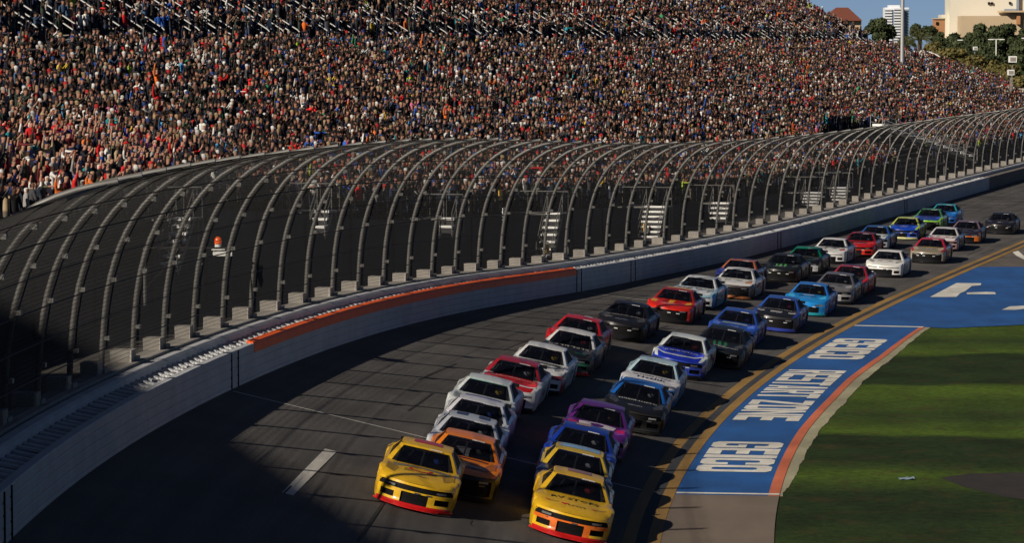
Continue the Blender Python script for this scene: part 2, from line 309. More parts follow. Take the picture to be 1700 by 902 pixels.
# ---------------------------------------------------------------- outer wall
def sweep(mb,prof,s0,s1,ds=2.,mi=0,relz=True):
    "closed profile [(w,z)...] swept along the wall; z above the track's outer edge"
    n=max(2,int((s1-s0)/ds)+1); ss=np.linspace(s0,s1,n); G=[]
    for w,z in prof: G.append(P(ss,np.full(n,w),zo(ss)+z if relz else z,False))
    G=np.stack(G,1); mb.grid(G,mi,True); k=len(prof)
    mb.add(G[0],[tuple(range(k))],mi); mb.add(G[-1],[tuple(range(k))[::-1]],mi); return mb
WEND=186.
bar=empty('barrier_wall',tuple(P(60,12.4)))
def kid(o,root): 
    o.parent=root; o.matrix_parent_inverse=root.matrix_basis.inverted(); return o
tag(bar,'low white steel barrier along the outside edge of the banked track','barrier')
def tubes_prof(w0,z0,z1,n,th=.22):
    pr=[]
    for k in range(n):
        a=z0+(z1-z0)*k/n; b=z0+(z1-z0)*(k+1)/n; pr+= [(w0+.018,a),(w0,a+.03),(w0,b-.03),(w0+.018,b)]
    return pr+[(w0+th,z1),(w0+th,z0)]
mb=MB(); sweep(mb,tubes_prof(WT,-.15,1.02,5),SA,WEND,1.5); kid(mb.build('tube_stack',M['wallpaint']),bar)
mb=MB(); sweep(mb,[(WT-.014,.76),(WT-.014,.98),(WT+.05,1.06),(WT+.22,1.10),(WT+.22,1.03),(WT+.0,1.0),(WT+.0,.76)],11.4,60.3,1.); o=kid(mb.build('painted_band',M['orange']),bar); tag(o,'orange painted band along the top of the barrier')
mb=MB()
for s in (-47,-19.5,8.4,60.3,70.5,104.,146.):
    for d in (0,.85):
        p0=P(s+d,WT-.012,zo(s)-.1,False);p1=P(s+d,WT-.012,zo(s)+1.0,False); mb.tube([p0,p1],.022,4)
kid(mb.build('joint_strap',M['dark']),bar)
mb=MB()   # foam brackets bridging barrier and wall, uneven like the real ones
for s in np.arange(-30,WEND,.62):
    h=rng.uniform(-.012,.012); a=P(s,12.55,zo(s)+.93+h,False);b=P(s+.1,13.1,zo(s)+1.02+h,False); x,y,th=Cs(s); t=np.array([math.sin(th),math.cos(th),0])
    d=b-a; L_=np.linalg.norm(d); d/=L_; u=np.cross(d,t); mb.box((a+b)/2,(L_,rng.uniform(.17,.24),.06),(d,t,u))
br=kid(mb.build('foam_bracket',M['wallpaint']),bar); br['kind']='stuff'
cw=empty('concrete_wall',tuple(P(60,13.3))); tag(cw,'pale concrete wall standing behind the white barrier and carrying the fence','wall')
mb=MB(); sweep(mb,[(13.12,-.3),(13.12,1.18),(13.2,1.24),(13.42,1.24),(13.5,1.2),(13.5,.0),(13.5,-.3)],SA,SB,2.); kid(mb.build('wall_body',M['wallpaint']),cw)
mb=MB(); sweep(mb,[(13.52,.6),(13.52,1.3),(14.1,1.3),(14.1,.6)],SA,SB,2.); kid(mb.build('ledge',M['conc']),cw)
sw2=empty('track_wall',tuple(P(250,12.5))); tag(sw2,'bare brownish concrete wall where the white barrier ends, far along the track','wall')
mb=MB(); sweep(mb,[(12.32,-.2),(12.32,1.0),(12.6,1.0),(13.1,1.0),(13.1,-.2)],WEND+.05,SB,3.); kid(mb.build('wall_body',M['brick']),sw2)
# ---------------------------------------------------------------- catch fence
fence=empty('catch_fence',tuple(P(60,13.6,zo(60)+1.3,False))); tag(fence,'tall curved catch fence of grey steel posts, cables and wire mesh','fence')
PROF=np.array([(13.75,1.3),(13.71,2.3),(13.60,3.3),(13.38,4.2),(13.02,5.0),(12.50,5.68),(11.85,6.18),(11.05,6.48),(10.25,6.62)])
def fpt(s,k=None,prof=PROF):
    s=np.asarray(s,float)
    return P(np.repeat(s[:,None],len(prof),1),np.repeat(prof[None,:,0],len(s),0),zo(s)[:,None]+prof[None,:,1],False)
def spacing(s): return 3.55+np.clip((s-40)/140,0,1)*1.2
ps=[-18.];
while ps[-1]<330 and len(ps)<99: ps.append(ps[-1]+float(spacing(ps[-1])))
# smooth profile for posts
tp=np.linspace(0,1,19); arc=np.r_[0,np.cumsum(np.hypot(*np.diff(PROF,axis=0).T))]; arc/=arc[-1]
SPR=np.stack([np.interp(tp,arc,PROF[:,0]),np.interp(tp,arc,PROF[:,1])],1)
for _ in range(2): SPR[1:-1]=(SPR[:-2]+2*SPR[1:-1]+SPR[2:])/4
G=fpt(np.array(ps),prof=SPR+np.array([.09,0]))
for i,s in enumerate(ps):
    mb=MB(); n=10 if s<120 else 6; mb.tube(G[i],.072,n)
    for z in (2.15,3.6,4.6,5.6):
        w=np.interp(np.interp(z,SPR[:,1],tp),tp,SPR[:,0]); q0=P(s,w-.02,zo(s)+z,False); mb.box(q0,(.13,.24,.10),None)
    kid(mb.build('post',M['galv'],None,60),fence)
for s in ps:
    x,y,th=Cs(s); t=np.array([math.sin(th),math.cos(th),0]); nn=np.array([-math.cos(th),math.sin(th),0]); mb=MB(); j=rng.uniform(.85,1.15,3)
    mb.box(P(s-.62,13.95,zo(s)+1.42,False),(.5*j[0],.50*j[1],.40*j[2]),(nn,t,(0,0,1))); mb.box(P(s-.2,13.8,zo(s)+1.34,False),(.3,.5,.14),(nn,t,(0,0,1))); kid(mb.build('footing_block',M['conc']),fence)
ss=np.arange(-24,332,1.5)
hz=[1.9,2.7,3.5,4.3,5.1,5.8,6.3,6.56]
for z in hz:
    t=np.interp(z,SPR[:,1],tp); w=np.interp(t,tp,SPR[:,0])-.02
    mb=MB(); mb.tube(P(ss,np.full(len(ss),w),zo(ss)+z,False),.015,4); kid(mb.build('cable',M['cable']),fence)
# woven wire: real thin wires
def wires():
    V=[];Q=[];n=0; rs=lambda q:np.interp(q,[0,60,130,220],[.0055,.0042,.0026,.0018]); a3=np.arange(3)*2*math.pi/3
    sv=np.arange(-24,331,.10); pr=SPR[::2]; g=fpt(sv,prof=pr-np.array([.0,0]))   # (S,K,3)
    x,y,th=Cs(sv); t=np.stack([np.sin(th),np.cos(th),0*th],-1); nn=np.stack([-np.cos(th),np.sin(th),0*th],-1)
    r=rs(sv)[:,None,None,None]; off=(np.cos(a3)[:,None]*t[:,None,None,:]+np.sin(a3)[:,None]*nn[:,None,None,:])*r
    A=g[:,:,None,:]+off; S_,K,_,_=A.shape; V.append(A.reshape(-1,3)); i=np.arange(S_*K*3).reshape(S_,K,3); j=np.roll(i,-1,2)
    Q.append(np.stack([i[:,:-1],j[:,:-1],j[:,1:],i[:,1:]],-1).reshape(-1,4)); n=S_*K*3
    L_=6.5; m=int(L_/.10); tt=np.linspace(0.02,1,m); pw=np.interp(tt,tp,SPR[:,0]); pz=np.interp(tt,tp,SPR[:,1]); sh=np.arange(-24,331,2.)
    g=P(np.repeat(sh[None],m,0),np.repeat(pw[:,None],len(sh),1),zo(sh)[None]+pz[:,None],False); x,y,th=Cs(sh); nn=np.stack([-np.cos(th),np.sin(th),0*th],-1)
    r=rs(sh)[None,:,None,None]; off=(np.cos(a3)[:,None]*nn[None,:,None,:]+np.sin(a3)[:,None]*np.array([0,0,1.]))*r; A=g[:,:,None,:]+off; S_,K=A.shape[:2]; V.append(A.reshape(-1,3)); i=np.arange(S_*K*3).reshape(S_,K,3)+n; j=np.roll(i,-1,2)
    Q.append(np.stack([i[:,:-1],j[:,:-1],j[:,1:],i[:,1:]],-1).reshape(-1,4)); return np.concatenate(V),np.concatenate(Q)
V,Q=wires(); M['wire']=plain('dark_wire',(.012,.012,.013),.7,0,.1)
kid(fastmesh('wire_mesh',V,Q,M['wire']),fence)
# ---------------------------------------------------------------- grandstand
def zw(s): return np.interp(s,[-80,37,50,60,75,94,114,129,150,174,205,400],[6.1,6.0,5.1,4.3,3.7,3.1,2.4,1.95,1.65,1.55,1.4,1.4])
def zwalk(s): return np.minimum(zo(s)+.45,zw(s)-1.0)
WF,WX,WX2=21.,44.,46.6; ZX=11.35
def s_end(w): return np.interp(w,[21,31,44,46,70],[362,355,318,318,318])
def zlow(s,w): return zw(s)+(ZX-.1-zw(s))*np.clip((w-WF-.6)/(WX-WF-.6),0,1)
swsheet('walkway',SA,SB,13.5,WF,M['conc'],0,3.,2).location=(0,0,0)
o=bpy.data.objects['walkway']; me=o.data
n=len(me.vertices); co3=np.empty(n*3,np.float32); me.vertices.foreach_get('co',co3); co3=co3.reshape(-1,3)
nn_=max(2,int(math.ceil((SB-SA)/3.))+1); sgrid=np.repeat(np.linspace(SA,SB,nn_),3); co3[:,2]=zwalk(sgrid); me.vertices.foreach_set('co',co3.ravel()); me.update()
me.materials[0]=plain('walkway_concrete',(.07,.062,.054),.9,0,.3,.5,0,.2,6)
st=empty('grandstand',tuple(P(60,21))); tag(st,'huge crowded grandstand rising behind the fence along the outside of the track','grandstand')
mb=MB(); ss=np.arange(-60,364,2.5)
G=np.stack([P(ss,np.full(len(ss),WF),-1.,False),P(ss,np.full(len(ss),WF),zw(ss),False),P(ss,np.full(len(ss),WF+.25),zw(ss)+.0,False),P(ss,np.full(len(ss),WF+.25),-1,False)],1); mb.grid(G,0,True); kid(mb.build('front_wall',M['seatwall']),st)
mb=MB()   # steel seams and recesses along the front wall
for s in np.arange(0,350,6.1): mb=MB(); mb.tube([P(s,WF-.02,zwalk(s)-.2,False),P(s,WF-.02,float(zw(s)),False)],.05,4); kid(mb.build('wall_seam',M['deck']),st)
NR=28
def steps(mb,w0,w1,zf,nr,s0,s1f,ds=4.):
    rows=[]
    for k in range(nr):
        a=w0+(w1-w0)*k/nr; b=w0+(w1-w0)*(k+1)/nr; se=float(s1f((a+b)/2)); sv=np.linspace(s0,se,int((se-s0)/ds)+2)
        z0=zf(sv,a); z1=zf(sv,b); zm=zf(sv,np.full_like(sv,b))
        G=np.stack([P(sv,np.full(len(sv),a),z0,False),P(sv,np.full(len(sv),b),z0,False),P(sv,np.full(len(sv),b),z1,False)],1); mb.grid(G)
        # bench seat
        G=np.stack([P(sv,np.full(len(sv),b-.28),z0+.40,False),P(sv,np.full(len(sv),b-.03),z0+.40,False)],1); mb.grid(G)
mb=MB(); steps(mb,WF+.25,WX,lambda s,w:zlow(s,w)+np.zeros_like(s),NR,-60,s_end); kid(mb.build('lower_seating',M['deck']),st)
mb=MB(); sv=np.arange(-60,318,4.); G=np.stack([P(sv,np.full(len(sv),WX),ZX-.1,False),P(sv,np.full(len(sv),WX2),ZX-.1,False),P(sv,np.full(len(sv),WX2),ZX+1.0,False)],1); mb.grid(G); kid(mb.build('cross_aisle',M['deck']),st)
UR=22; zup=lambda s,w: ZX+1.0+.52*(w-WX2)+0*s
mb=MB(); steps(mb,WX2,WX2+UR*.82,zup,UR,-60,lambda w:318.); kid(mb.build('upper_seating',M['deck']),st)
mb=MB()  # end fascia and back, close the structure
for a,b,zf in ((WF+.25,WX,lambda s,w:zlow(s,w)),(WX2,WX2+UR*.82,zup)):
    ws=np.linspace(a,b,12); se=np.array([float(s_end(w)) for w in ws])+.1; G=np.stack([P(se,ws,-1.,False),P(se,ws,np.array([float(zf(np.float64(s_),w_)) for s_,w_ in zip(se,ws)])+.3,False)],1); mb.grid(G)
kid(mb.build('end_wall',M['seatwall']),st)
mb=MB(); b=WX2+UR*.82; G=np.stack([P(sv,np.full(len(sv),b),-1,False),P(sv,np.full(len(sv),b),ZX+1.0+.52*(b-WX2)+1.2,False),P(sv,np.full(len(sv),b+.3),ZX+1.0+.52*(b-WX2)+1.2,False)],1); mb.grid(G); kid(mb.build('back_wall',M['seatwall']),st)
# front railing of the lower tier
mb=MB(); sv=np.arange(20,360,3.)
for h in (.45,.8,1.05): mb.tube(P(sv,np.full(len(sv),WF+.1),zw(sv)+h,False),.018,4)
for s in np.arange(20,360,1.5): mb.tube([P(s,WF+.1,float(zw(s)),False),P(s,WF+.1,float(zw(s))+1.05,False)],.016,4)
kid(mb.build('front_railing',M['cable']),st)
mb=MB(); sv=np.arange(30,318,3.)
for h in (.5,1.0): mb.tube(P(sv,np.full(len(sv),WX+.1),ZX+h,False),.016,4)
kid(mb.build('aisle_railing',M['cable']),st)
# sloping handrails where the stairs meet the cross aisle
hr=0; RAILS=[]
for s in np.arange(56,312,2.75):
    if hr>=94: break
    g=int((s-56)/2.75)
    if g%4==3: continue
    s=float(s+rng.uniform(-.2,.2)); n=rng.uniform(2.6,3.7); mb=MB(); RAILS.append(s)
    for h in (1.35,.95):
        mb.tube([P(s,WX2-.25,ZX+.35+h,False),P(s,WX2-.1,ZX+.5+h,False),P(s,WX2+n,ZX+.85+.52*n+h,False)],.045,5)
    for q in (-.22,n*.5,n): mb.tube([P(s,WX2+q,ZX+(-.05 if q<0 else 0.9+.52*q),False),P(s,WX2+q,ZX+(1.6 if q<0 else 2.2+.52*q),False)],.026,5)
    if q<0: pass
    kid(mb.build('handrail',M['rail']),st); hr+=1
# ---------------------------------------------------------------- white stairs between walkway and seats
def stair(px,w,label='',n=7,wid=.8,mats='treadw',run=.26,drop=9.):
    sv=np.linspace(0,330,6601); q=proj(P(sv,w,3.,False)); s=float(sv[abs(q[:,0]-px).argmin()]); z0=float(zwalk(s)); z1=float(zw(s))+.05; z0=max(z0,z1-drop)
    root=empty('access_stairs',tuple(P(s,w,z0,False))); tag(root,label,'stairs','stairs up to the lower seats')
    x,y,th=Cs(s); t=np.array([math.sin(th),math.cos(th),0]); nn=np.array([-math.cos(th),math.sin(th),0]); up=np.array([0,0,1.]); mb=MB(); m2=MB(); L_=run*n; o0=P(s,w,z0,False); h=(z1-z0)/n
    for k in range(n):
        c=o0+t*run*k+up*h*(k+1); mb.box(c,(run,wid,.10),(t,nn,up)); m2.box(c-up*(h*.5)-t*(run*.5-.02),(.03,wid-.02,h-.11),(t,nn,up))
    kid(mb.build('tread',M[mats]),root); kid(m2.build('riser',M['deck']),root)
    mb=MB(); pc=o0+t*(L_+.5)+nn*((WF-w)/2)+up*(z1-z0); mb.box(pc-up*.05,(1.3,WF-w+wid,.08),(t,nn,up)); kid(mb.build('landing',M['galv']),root)
    mb=MB()
    for z in(1.05,): mb.tube([pc+t*.6-nn*((WF-w+wid)/2)+up*z,pc+t*.6+nn*((WF-w+wid)/2)+up*z],.03,5)
    for k in range(4): c=pc+t*.6+nn*(WF-w+wid)*(k/3-.5); mb.tube([c,c+up*1.05],.015,5)
    c=pc+nn*-((WF-w+wid)/2); mb.tube([c-up*(z1-z0),c],.05,5); mb.tube([c+t*.6-up*(z1-z0),c+t*.6],.05,5); kid(mb.build('landing_rail',M['galv']),root)
    for sg in(-1,1):
        mb=MB(); o_=nn*sg*wid/2
        a=o0+o_+up*1.0-t*.2; b_=o0+o_+t*L_+up*(z1-z0+1.0); mb.tube([a-up*.95,a,b_,b_-up*1.0],.024,5); mb.tube([a-up*.45,b_-up*.45],.018,5); kid(mb.build('stair_rail',M['galv']),root)
        mb=MB(); d=b_-a; l_=np.linalg.norm(d); d/=l_; mb.box((a+b_)/2-up*1.1,(l_,.05,.22),(d,nn,np.cross(d,nn))); kid(mb.build('stringer',M['galv']),root)
    return s,root
W1=18.6
s1,_=stair(283,19.6,wid=.62,drop=1.7,label='white stairs at the left end behind the fence near the orange beacon')
s2,_=stair(905,W1,label='tall white stairs with yellow sign at the middle of the fence')
s3,_=stair(1077,W1,wid=1.2,drop=1.9,label='white stairs with grey railed landing right of the middle stairs')
s4,_=stair(1192,19.0,drop=1.2,label='short white stairs below long handrails, right of the landing',n=4,wid=1.1)
s5,_=stair(530,19.2,label='partly shaded white stairs behind the fence, left of centre',n=3,wid=.6,drop=.9)
s6,_=stair(1345,19.0,wid=1.2,label='railed stairs near the far cars with grey steps',n=5,mats='rail')
s7,_=stair(1392,19.0,wid=1.2,label='railed grey stairs directly beside the far exit stairs',n=5,mats='rail')
s8,_=stair(742,19.2,label='small white stair head under two slanted handrails, mid fence',n=2,wid=.6,drop=.7)
def sgn(s,w,z,wd,h,mat,label,name='notice_board'):
    mb=MB(); x,y,th=Cs(s); t=np.array([math.sin(th),math.cos(th),0]); nn=np.array([-math.cos(th),math.sin(th),0])
    mb.box((0,0,0),(.05,wd,h),(nn,t,(0,0,1))); o=mb.build(name,mat); o.location=P(s,w,z,False); tag(o,label,'sign'); return o
sgn(s2+.2,W1+2.4,float(zw(s2))+1.0,.55,.5,M['yel'],'small orange yellow sign above the tall white stairs')
sgn(s2-.5,W1+2.0,float(zw(s2))+.1,.5,.6,M['treadw'],'small white notice beside the top of the tall white stairs')
sgn(s2-.3,W1-.2,float(zwalk(s2))+.75,.55,.45,M['yel'],'yellow sign at the foot of the tall white stairs')
sgn(s3-.1,W1+.2,float(zwalk(s3))+1.0,.5,.4,M['yel'],'yellow sign on the stairs with the railed landing')
sgn(s3,W1+2.3,float(zw(s3))+.9,.3,.7,M['treadw'],'white notice on the grey railed landing')
# exit stairs: long flight with bright treads running down from the opening
def exitstairs():
    def at(px,py,w):
        sv=np.linspace(60,330,5401); q=proj(P(sv,w,0,False)); s=float(sv[abs(q[:,0]-px).argmin()]); Y=P(s,w,0,False)[1]; return aty(px,py,Y)
    A=at(1455,213,24.5); B=at(1612,268,17.5); root=empty('exit_stairs',tuple(B)); tag(root,'long exit stairs with bright white treads descending behind the far fence','stairs')
    d=B-A; L_=np.linalg.norm(d); d/=L_; sd=np.array([d[1],-d[0],0]); sd/=np.linalg.norm(sd)
    if sd[1]>0: sd=-sd
    up=np.array([0,0,1.]); mb=MB()
    h=np.array([d[0],d[1],0]); h/=np.linalg.norm(h)
    for k in range(11): mb.box(A+d*L_*(k+.5)/11+up*.42,(.72,1.45,.20),(h,np.cross(up,h),up))
    kid(mb.build('tread',M['treadw']),root)
    for sg in(-1,1):
        mb=MB(); o_=np.cross(up,h)*sg*.8; mb.box((A+B)/2+o_-up*.0,(L_,.08,.22),(d,np.cross(up,h),np.cross(d,np.cross(up,h)))); kid(mb.build('stringer',M['galv']),root)
        mb=MB()
        for z in(.6,1.15): mb.tube([A+o_+up*z,B+o_+up*z],.035,5)
        for k in range(8): p=A+d*L_*k/7+o_; mb.tube([p,p+up*1.15],.03,5)
        kid(mb.build('stair_rail',M['rail']),root)
    mb=MB()
    for k in (1,3,5,7): p=A+d*L_*k/7; mb.tube([p,p*np.array([1,1,0])+up*.4],.07,6)
    kid(mb.build('support_post',M['galv']),root)
exitstairs()
# orange beacon on an arm
def beacon():
    s=14.5; base=aty(240,412,P(s,13.9,0,False)[1]); tip=aty(385,412,float(P(s,13.9,0,False)[1])+2.6); root=empty('warning_beacon',tuple(tip)); tag(root,'orange flashing beacon on a white bracket arm held out from the fence','beacon')
    mb=MB(); mb.tube([base,tip],.03,6); mb.tube([base+np.array([0,0,-1.7]),base],.05,6); mb.tube([base+np.array([0,0,-1.2]),base+(tip-base)*.42],.03,6); kid(mb.build('arm',M['galv']),root)
    c=aty(370,421,tip[1]); mb=MB(); mb.box(c,(.58,.3,.14)); mb.box(c+np.array([0,0,.13]),(.66,.36,.04)); kid(mb.build('bracket_box',M['treadw']),root)
    c=aty(362,410,tip[1]); mb=MB(); mb.tube([c,c+np.array([0,0,.09])],.10,12); kid(mb.build('lamp_base',M['treadw']),root)
    m,t,b=nodes('beacon_glass'); b.inputs['Base Color'].default_value=(.75,.10,.01,1); b.inputs['Roughness'].default_value=.2; b.inputs['Emission Color'].default_value=(1,.12,.01,1); b.inputs['Emission Strength'].default_value=.25
    mb=MB(); mb.tube([c+np.array([0,0,.09]),c+np.array([0,0,.2]),c+np.array([0,0,.27]),c+np.array([0,0,.31])],[.11,.11,.09,.04],12); kid(mb.build('lamp_dome',m,None,40),root)
beacon()
# tall suite building that stands left of the frame and shades the near end of the track
def tower():
    c=np.array([-53.1,44.8]); e=np.array([3.6,-13.8]); e/=np.linalg.norm(e); n=np.array([-e[1],e[0]]); 
    if n[0]>0: n=-n
    root=empty('suite_tower',(c[0],c[1],0)); tag(root,'tall suite building behind the grandstand at its near end','building')
    E3=np.array([*e,0]); N3=np.array([*n,0]); up=np.array([0,0,1.]); L_=95; D=14; H=35.2
    ctr=np.array([*c,0])+E3*L_/2+N3*D/2
    mb=MB(); mb.box(ctr+up*H/2,(L_,D,H),(E3,N3,up)); kid(mb.build('wall',M['seatwall']),root)
    for k in range(9):
        mb=MB(); mb.box(np.array([*c,0])+E3*L_/2-N3*.02+up*(9+3*k),(L_-2,.06,1.7),(E3,N3,up)); kid(mb.build('window_band',M['glass']),root)
    mb=MB(); mb.box(ctr+up*(H+.3)-N3*.6,(L_+1,D+1,.6),(E3,N3,up)); kid(mb.build('roof',M['conc']),root)
tower()
# ---------------------------------------------------------------- cars
def lerp(y,xs,vs): return float(np.interp(y,xs,vs))
YS=[-2.45,-2.0,-1.6,-1.0,-.4,.2,.9,1.4,1.9,2.2,2.45]
def hw(y): return lerp(y,YS,[.93,.985,.995,.985,.965,.965,.975,.995,.985,.955,.90])
def belt(y): return lerp(y,YS,[.80,.83,.86,.87,.86,.85,.81,.79,.73,.66,.58])
def ctop(y): return lerp(y,YS,[.88,.89,.90,.90,.90,.88,.835,.80,.745,.70,.635])
def zbot(y):
    z=.09
    for yc in (1.40,-1.38):
        d=abs(y-yc)
        if d<.415: z=max(z,.30+math.sqrt(max(0,.415**2-d*d)))
    return z
def bend(x,y): return y-.50*min(1,abs(x)/.95)**2.4*max(0,(y-1.35)/1.1)
def sect(y):
    b=zbot(y); h=hw(y); t=belt(y); c=ctop(y)
    return [(h-.03,b),(h,b+(t-b)*.30),(h+.0,b+(t-b)*.62),(h-.02,b+(t-b)*.88),(h-.07,t),(h-.19,t+.022),(h-.34,c-.012),(h*.42,c+.004),(0,c+.012)]
def hoodz(x,y):
    s=sect(y)[3:][::-1]; return lerp(abs(x),[p[0] for p in s],[p[1] for p in s])
def half(sx): return [(sx*x,z) for x,z in sx_]
FS=sorted(set([round(v,3) for v in np.linspace(-2.45,2.45,25)]+[1.40+d for d in(-.42,-.41,-.3,-.15,0,.15,.3,.41,.42)]+[-1.38+d for d in(-.42,-.41,-.3,-.15,0,.15,.3,.41,.42)]))
def car(idx,s,w,L,yaw=0.):
    p,r,f,u=frame(s,w); c,sn=math.cos(yaw),math.sin(yaw); f2=f*c-r*sn; r2=r*c+f*sn
    root=empty('race_car'); A=np.eye(4); A[:3,0]=r2;A[:3,1]=f2;A[:3,2]=u;A[:3,3]=p+u*.006; root.matrix_world=Matrix(A.tolist())
    tag(root,L['label'],'race car','stock cars racing in the pack')
    base=paint(L['base']); hood=paint(L.get('hood',L['base'])); nose=paint(L.get('nose',L['base'])); roof=paint(L.get('roof',L['base'])); spl=paint(L.get('spl',BLACK)); fend=paint(L.get('fend',L['base'])); low=paint(L.get('low',L['base'])); bump=paint(L.get('bump',L.get('nose',L['base'])))
    # body shell
    mb=MB(); G=[]
    for y in FS:
        h=sect(y); row=[(x,z) for x,z in h]+[(-x,z) for x,z in h[:-1][::-1]]; G.append([(x,bend(x,y),z) for x,z in row])
    G=np.array(G); nj=G.shape[1]-1; k8=(G.shape[1]-1)//2
    def mi(i,j):
        y=(FS[i]+FS[i+1])/2; jj=min(j,nj-1-j)
        if jj<=3: 
            if y>1.9: return 3
            return 1 if jj<=0 else (0 if jj>=1 and y<.9 else 4)
        if jj==4: return 4 if y>.6 else 0
        return 2 if y>.82 else 0
    a,b=G.shape[:2]; Fc=[];Mi=[]
    for i in range(a-1):
        for j in range(b-1):
            y=(FS[i]+FS[i+1])/2
            if -1.2<y<.82 and 6<=j<=b-2-6: continue
            Fc.append((i*b+j,(i+1)*b+j,(i+1)*b+j+1,i*b+j+1)); Mi.append(mi(i,j))
    mb.add(G.reshape(-1,3),Fc,Mi)
    mb.add(G[0],[tuple(range(b))],0)
    mb.build('body',[base,low,hood,bump,fend],root,35)
    # front fascia
    st_=L.get('style','wide'); cols=np.linspace(-.87,.87,23); rows=[.095,.13,.17,.23,.30,.37,.42,.46,.50,.54,.58,.61,.635]
    yo=lambda z:lerp(z,[.09,.13,.2,.35,.46,.56,.635],[2.55,2.56,2.50,2.50,2.49,2.47,2.44])
    G=np.array([[(x*lerp(z,[.1,.4,.64],[1.03,1.04,1.0]),bend(x,yo(z)) ,z) for x in cols] for z in rows])
    def fm(i,j):
        z=(rows[i]+rows[i+1])/2; x=abs((cols[j]+cols[j+1])/2)
        if z<.17: return 1
        if st_=='wide':
            if .44<z<.57 and x<.84: return 2
            if .17<z<.40 and x<.34: return 2
            if .20<z<.37 and .50<x<.76: return 2
            if .37<z<.46: return 5
            if .17<z<.37: return 5 if .34<x<.5 else 3
        elif st_=='slit':
            if .50<z<.54 and x<.82: return 2
            if .17<z<.42 and x<.50: return 2
            if .22<z<.37 and .58<x<.78: return 2
            if z<.5: return 5
        elif st_=='mouth':
            if .46<z<.54 and .45<x<.82: return 4 if x>.6 else 2
            if .17<z<.42 and x<.62: return 2
            if z<.46: return 5
        else:
            if .17<z<.56 and x<.78: return 2
            if z<.5: return 5
        return 3
    mb=MB(); b=len(cols); Fc=[];Mi=[]
    for i in range(len(rows)-1):
        for j in range(b-1):
            m_=fm(i,j); Fc.append((i*b+j,i*b+j+1,(i+1)*b+j+1,(i+1)*b+j)); Mi.append(3 if m_==2 else m_)
    keep=[k for k,(fc,m_) in enumerate(zip(Fc,Mi)) if not fm(k//(b-1),k%(b-1))==2]
    mb.add(G.reshape(-1,3),[Fc[k] for k in keep],[Mi[k] for k in keep]); mb.build('front_bumper',[base,spl,M['dark'],nose,M['chrome'],paint(L.get('mask',L.get('nose',L['base'])))],root,30)
    mb=MB(); mb.add(G.reshape(-1,3)-np.array([0,.05,0]),[Fc[k] for k in range(len(Fc)) if k not in keep]); mb.build('grille',M['dark'],root)
    for sx in(-1,1): mb=MB(); mb.grid(np.array([[(sx*x_,bend(x_,2.485)+.006,z_) for x_ in(.50,.58,.66,.73)] for z_ in(.485,.535)])); mb.build('headlight',paint(L.get('lamp',(.16,.16,.17)),.3),root)
    # splitter lip
    G=np.array([[(x*1.03,bend(x,2.60 if k<2 else 2.42),z) for k,z in enumerate((.06,.095,.095,.06))] for x in np.linspace(-.93,.93,13)]); mb=MB(); mb.grid(G,0,True); mb.build('splitter',spl,root)
    # greenhouse
    uu=np.array([-1,-.90,-.6,-.3,0,.3,.6,.90,1]); n=9
    wb=lambda t:(.845*t,.98-.26*abs(t)**2.2,hoodz(.845*t,.86)+.004); wt=lambda t:(.60*t,.20-.09*t*t,1.215-.022*t*t)
    Wb=np.array([wb(t) for t in uu]); Wt=np.array([wt(t) for t in uu])
    gl=lambda f:Wb+(Wt-Wb)*f+np.array([0,0,.018])*math.sin(f*math.pi)
    inn=[gl(f) for f in (0.02,.3,.6,.89)]
    mb=MB(); mb.grid(np.array(inn)[:,1:-1]); mb.build('windscreen',M['glass'],root,80)
    mb=MB(); mb.grid(np.array([gl(f)[1:-1] for f in(.89,.97)])); o=mb.build('windscreen_banner',paint(L.get('banner',(.02,.02,.03))),root,80)
    mb=MB(); rq=random.Random(idx*3+2); t0=-.12
    while t0>-.62:
        wq=rq.uniform(.02,.05); a_=np.array([[gl(f)[4]*0+np.array([.60*t_+.0,0,0])*0+(np.array(wb(t_))*(1-f)+np.array(wt(t_))*f)+np.array([0,.012,.028]) for t_ in(t0,t0-wq)] for f in(.885,.945)]); mb.grid(a_); t0-=wq+.015
    mb.build('decal',paint((.6,.6,.6)),root)
    mb=MB(); mb.grid(np.array([gl(f) [1:-1]for f in(.97,1.0)])); mb.build('windscreen_frame',roof,root)
    mb=MB()
    for sl_ in (slice(0,2),slice(n-2,n)): mb.grid(np.array([gl(f)[sl_] for f in(0,.3,.6,.89,1.0)]))
    Rt=[Wt]; 
    for y,z,h in((-.05,1.245,.615),(-.45,1.262,.62),(-.85,1.248,.61),(-1.08,1.215,.575)): Rt.append(np.array([(h*t,y-(.05*t*t if y<-.9 else 0),z-.028*t*t) for t in uu]))
    mb.grid(np.array(Rt)); 
    Rb=np.array([(.70*t,-1.95+.05*t*t,.905) for t in uu]); Rr=Rt[-1]
    for sl_ in (slice(0,2),slice(n-2,n)): mb.grid(np.array([Rr[sl_],Rb[sl_]]))
    # roof sides: quarter panels
    for sx in(-1,1):
        a=lambda y,f:(sx*(.60+.36*(1-f)),y,.87+(1.215-.87)*f)
        q=[(sx*.575,-1.08,1.19),(sx*.62,-.80,1.20),(sx*.86,-1.0,.885),(sx*.90,-1.05,.875),(sx*.90,-1.75,.87),(sx*.70,-1.93,.905)]; mb.add(q,[(0,1,2,3,4,5)])
        q=[(sx*.60,.11,1.193),(sx*.64,-.02,1.19),(sx*.86,.50,.868),(sx*.90,.66,.815),(sx*.845,.72,.825)]; mb.add(q,[(0,1,2,3,4)])
        q=[(sx*.615,-.05,1.218),(sx*.612,-.80,1.222),(sx*.64,-.80,1.19),(sx*.64,.0,1.18)]; mb.add(q,[(0,1,2,3)])
        q=[(sx*.858,.53,.868),(sx*.85,-1.0,.887),(sx*.93,-1.0,.86),(sx*.93,.6,.815)]; mb.add(q,[(0,1,2,3)])
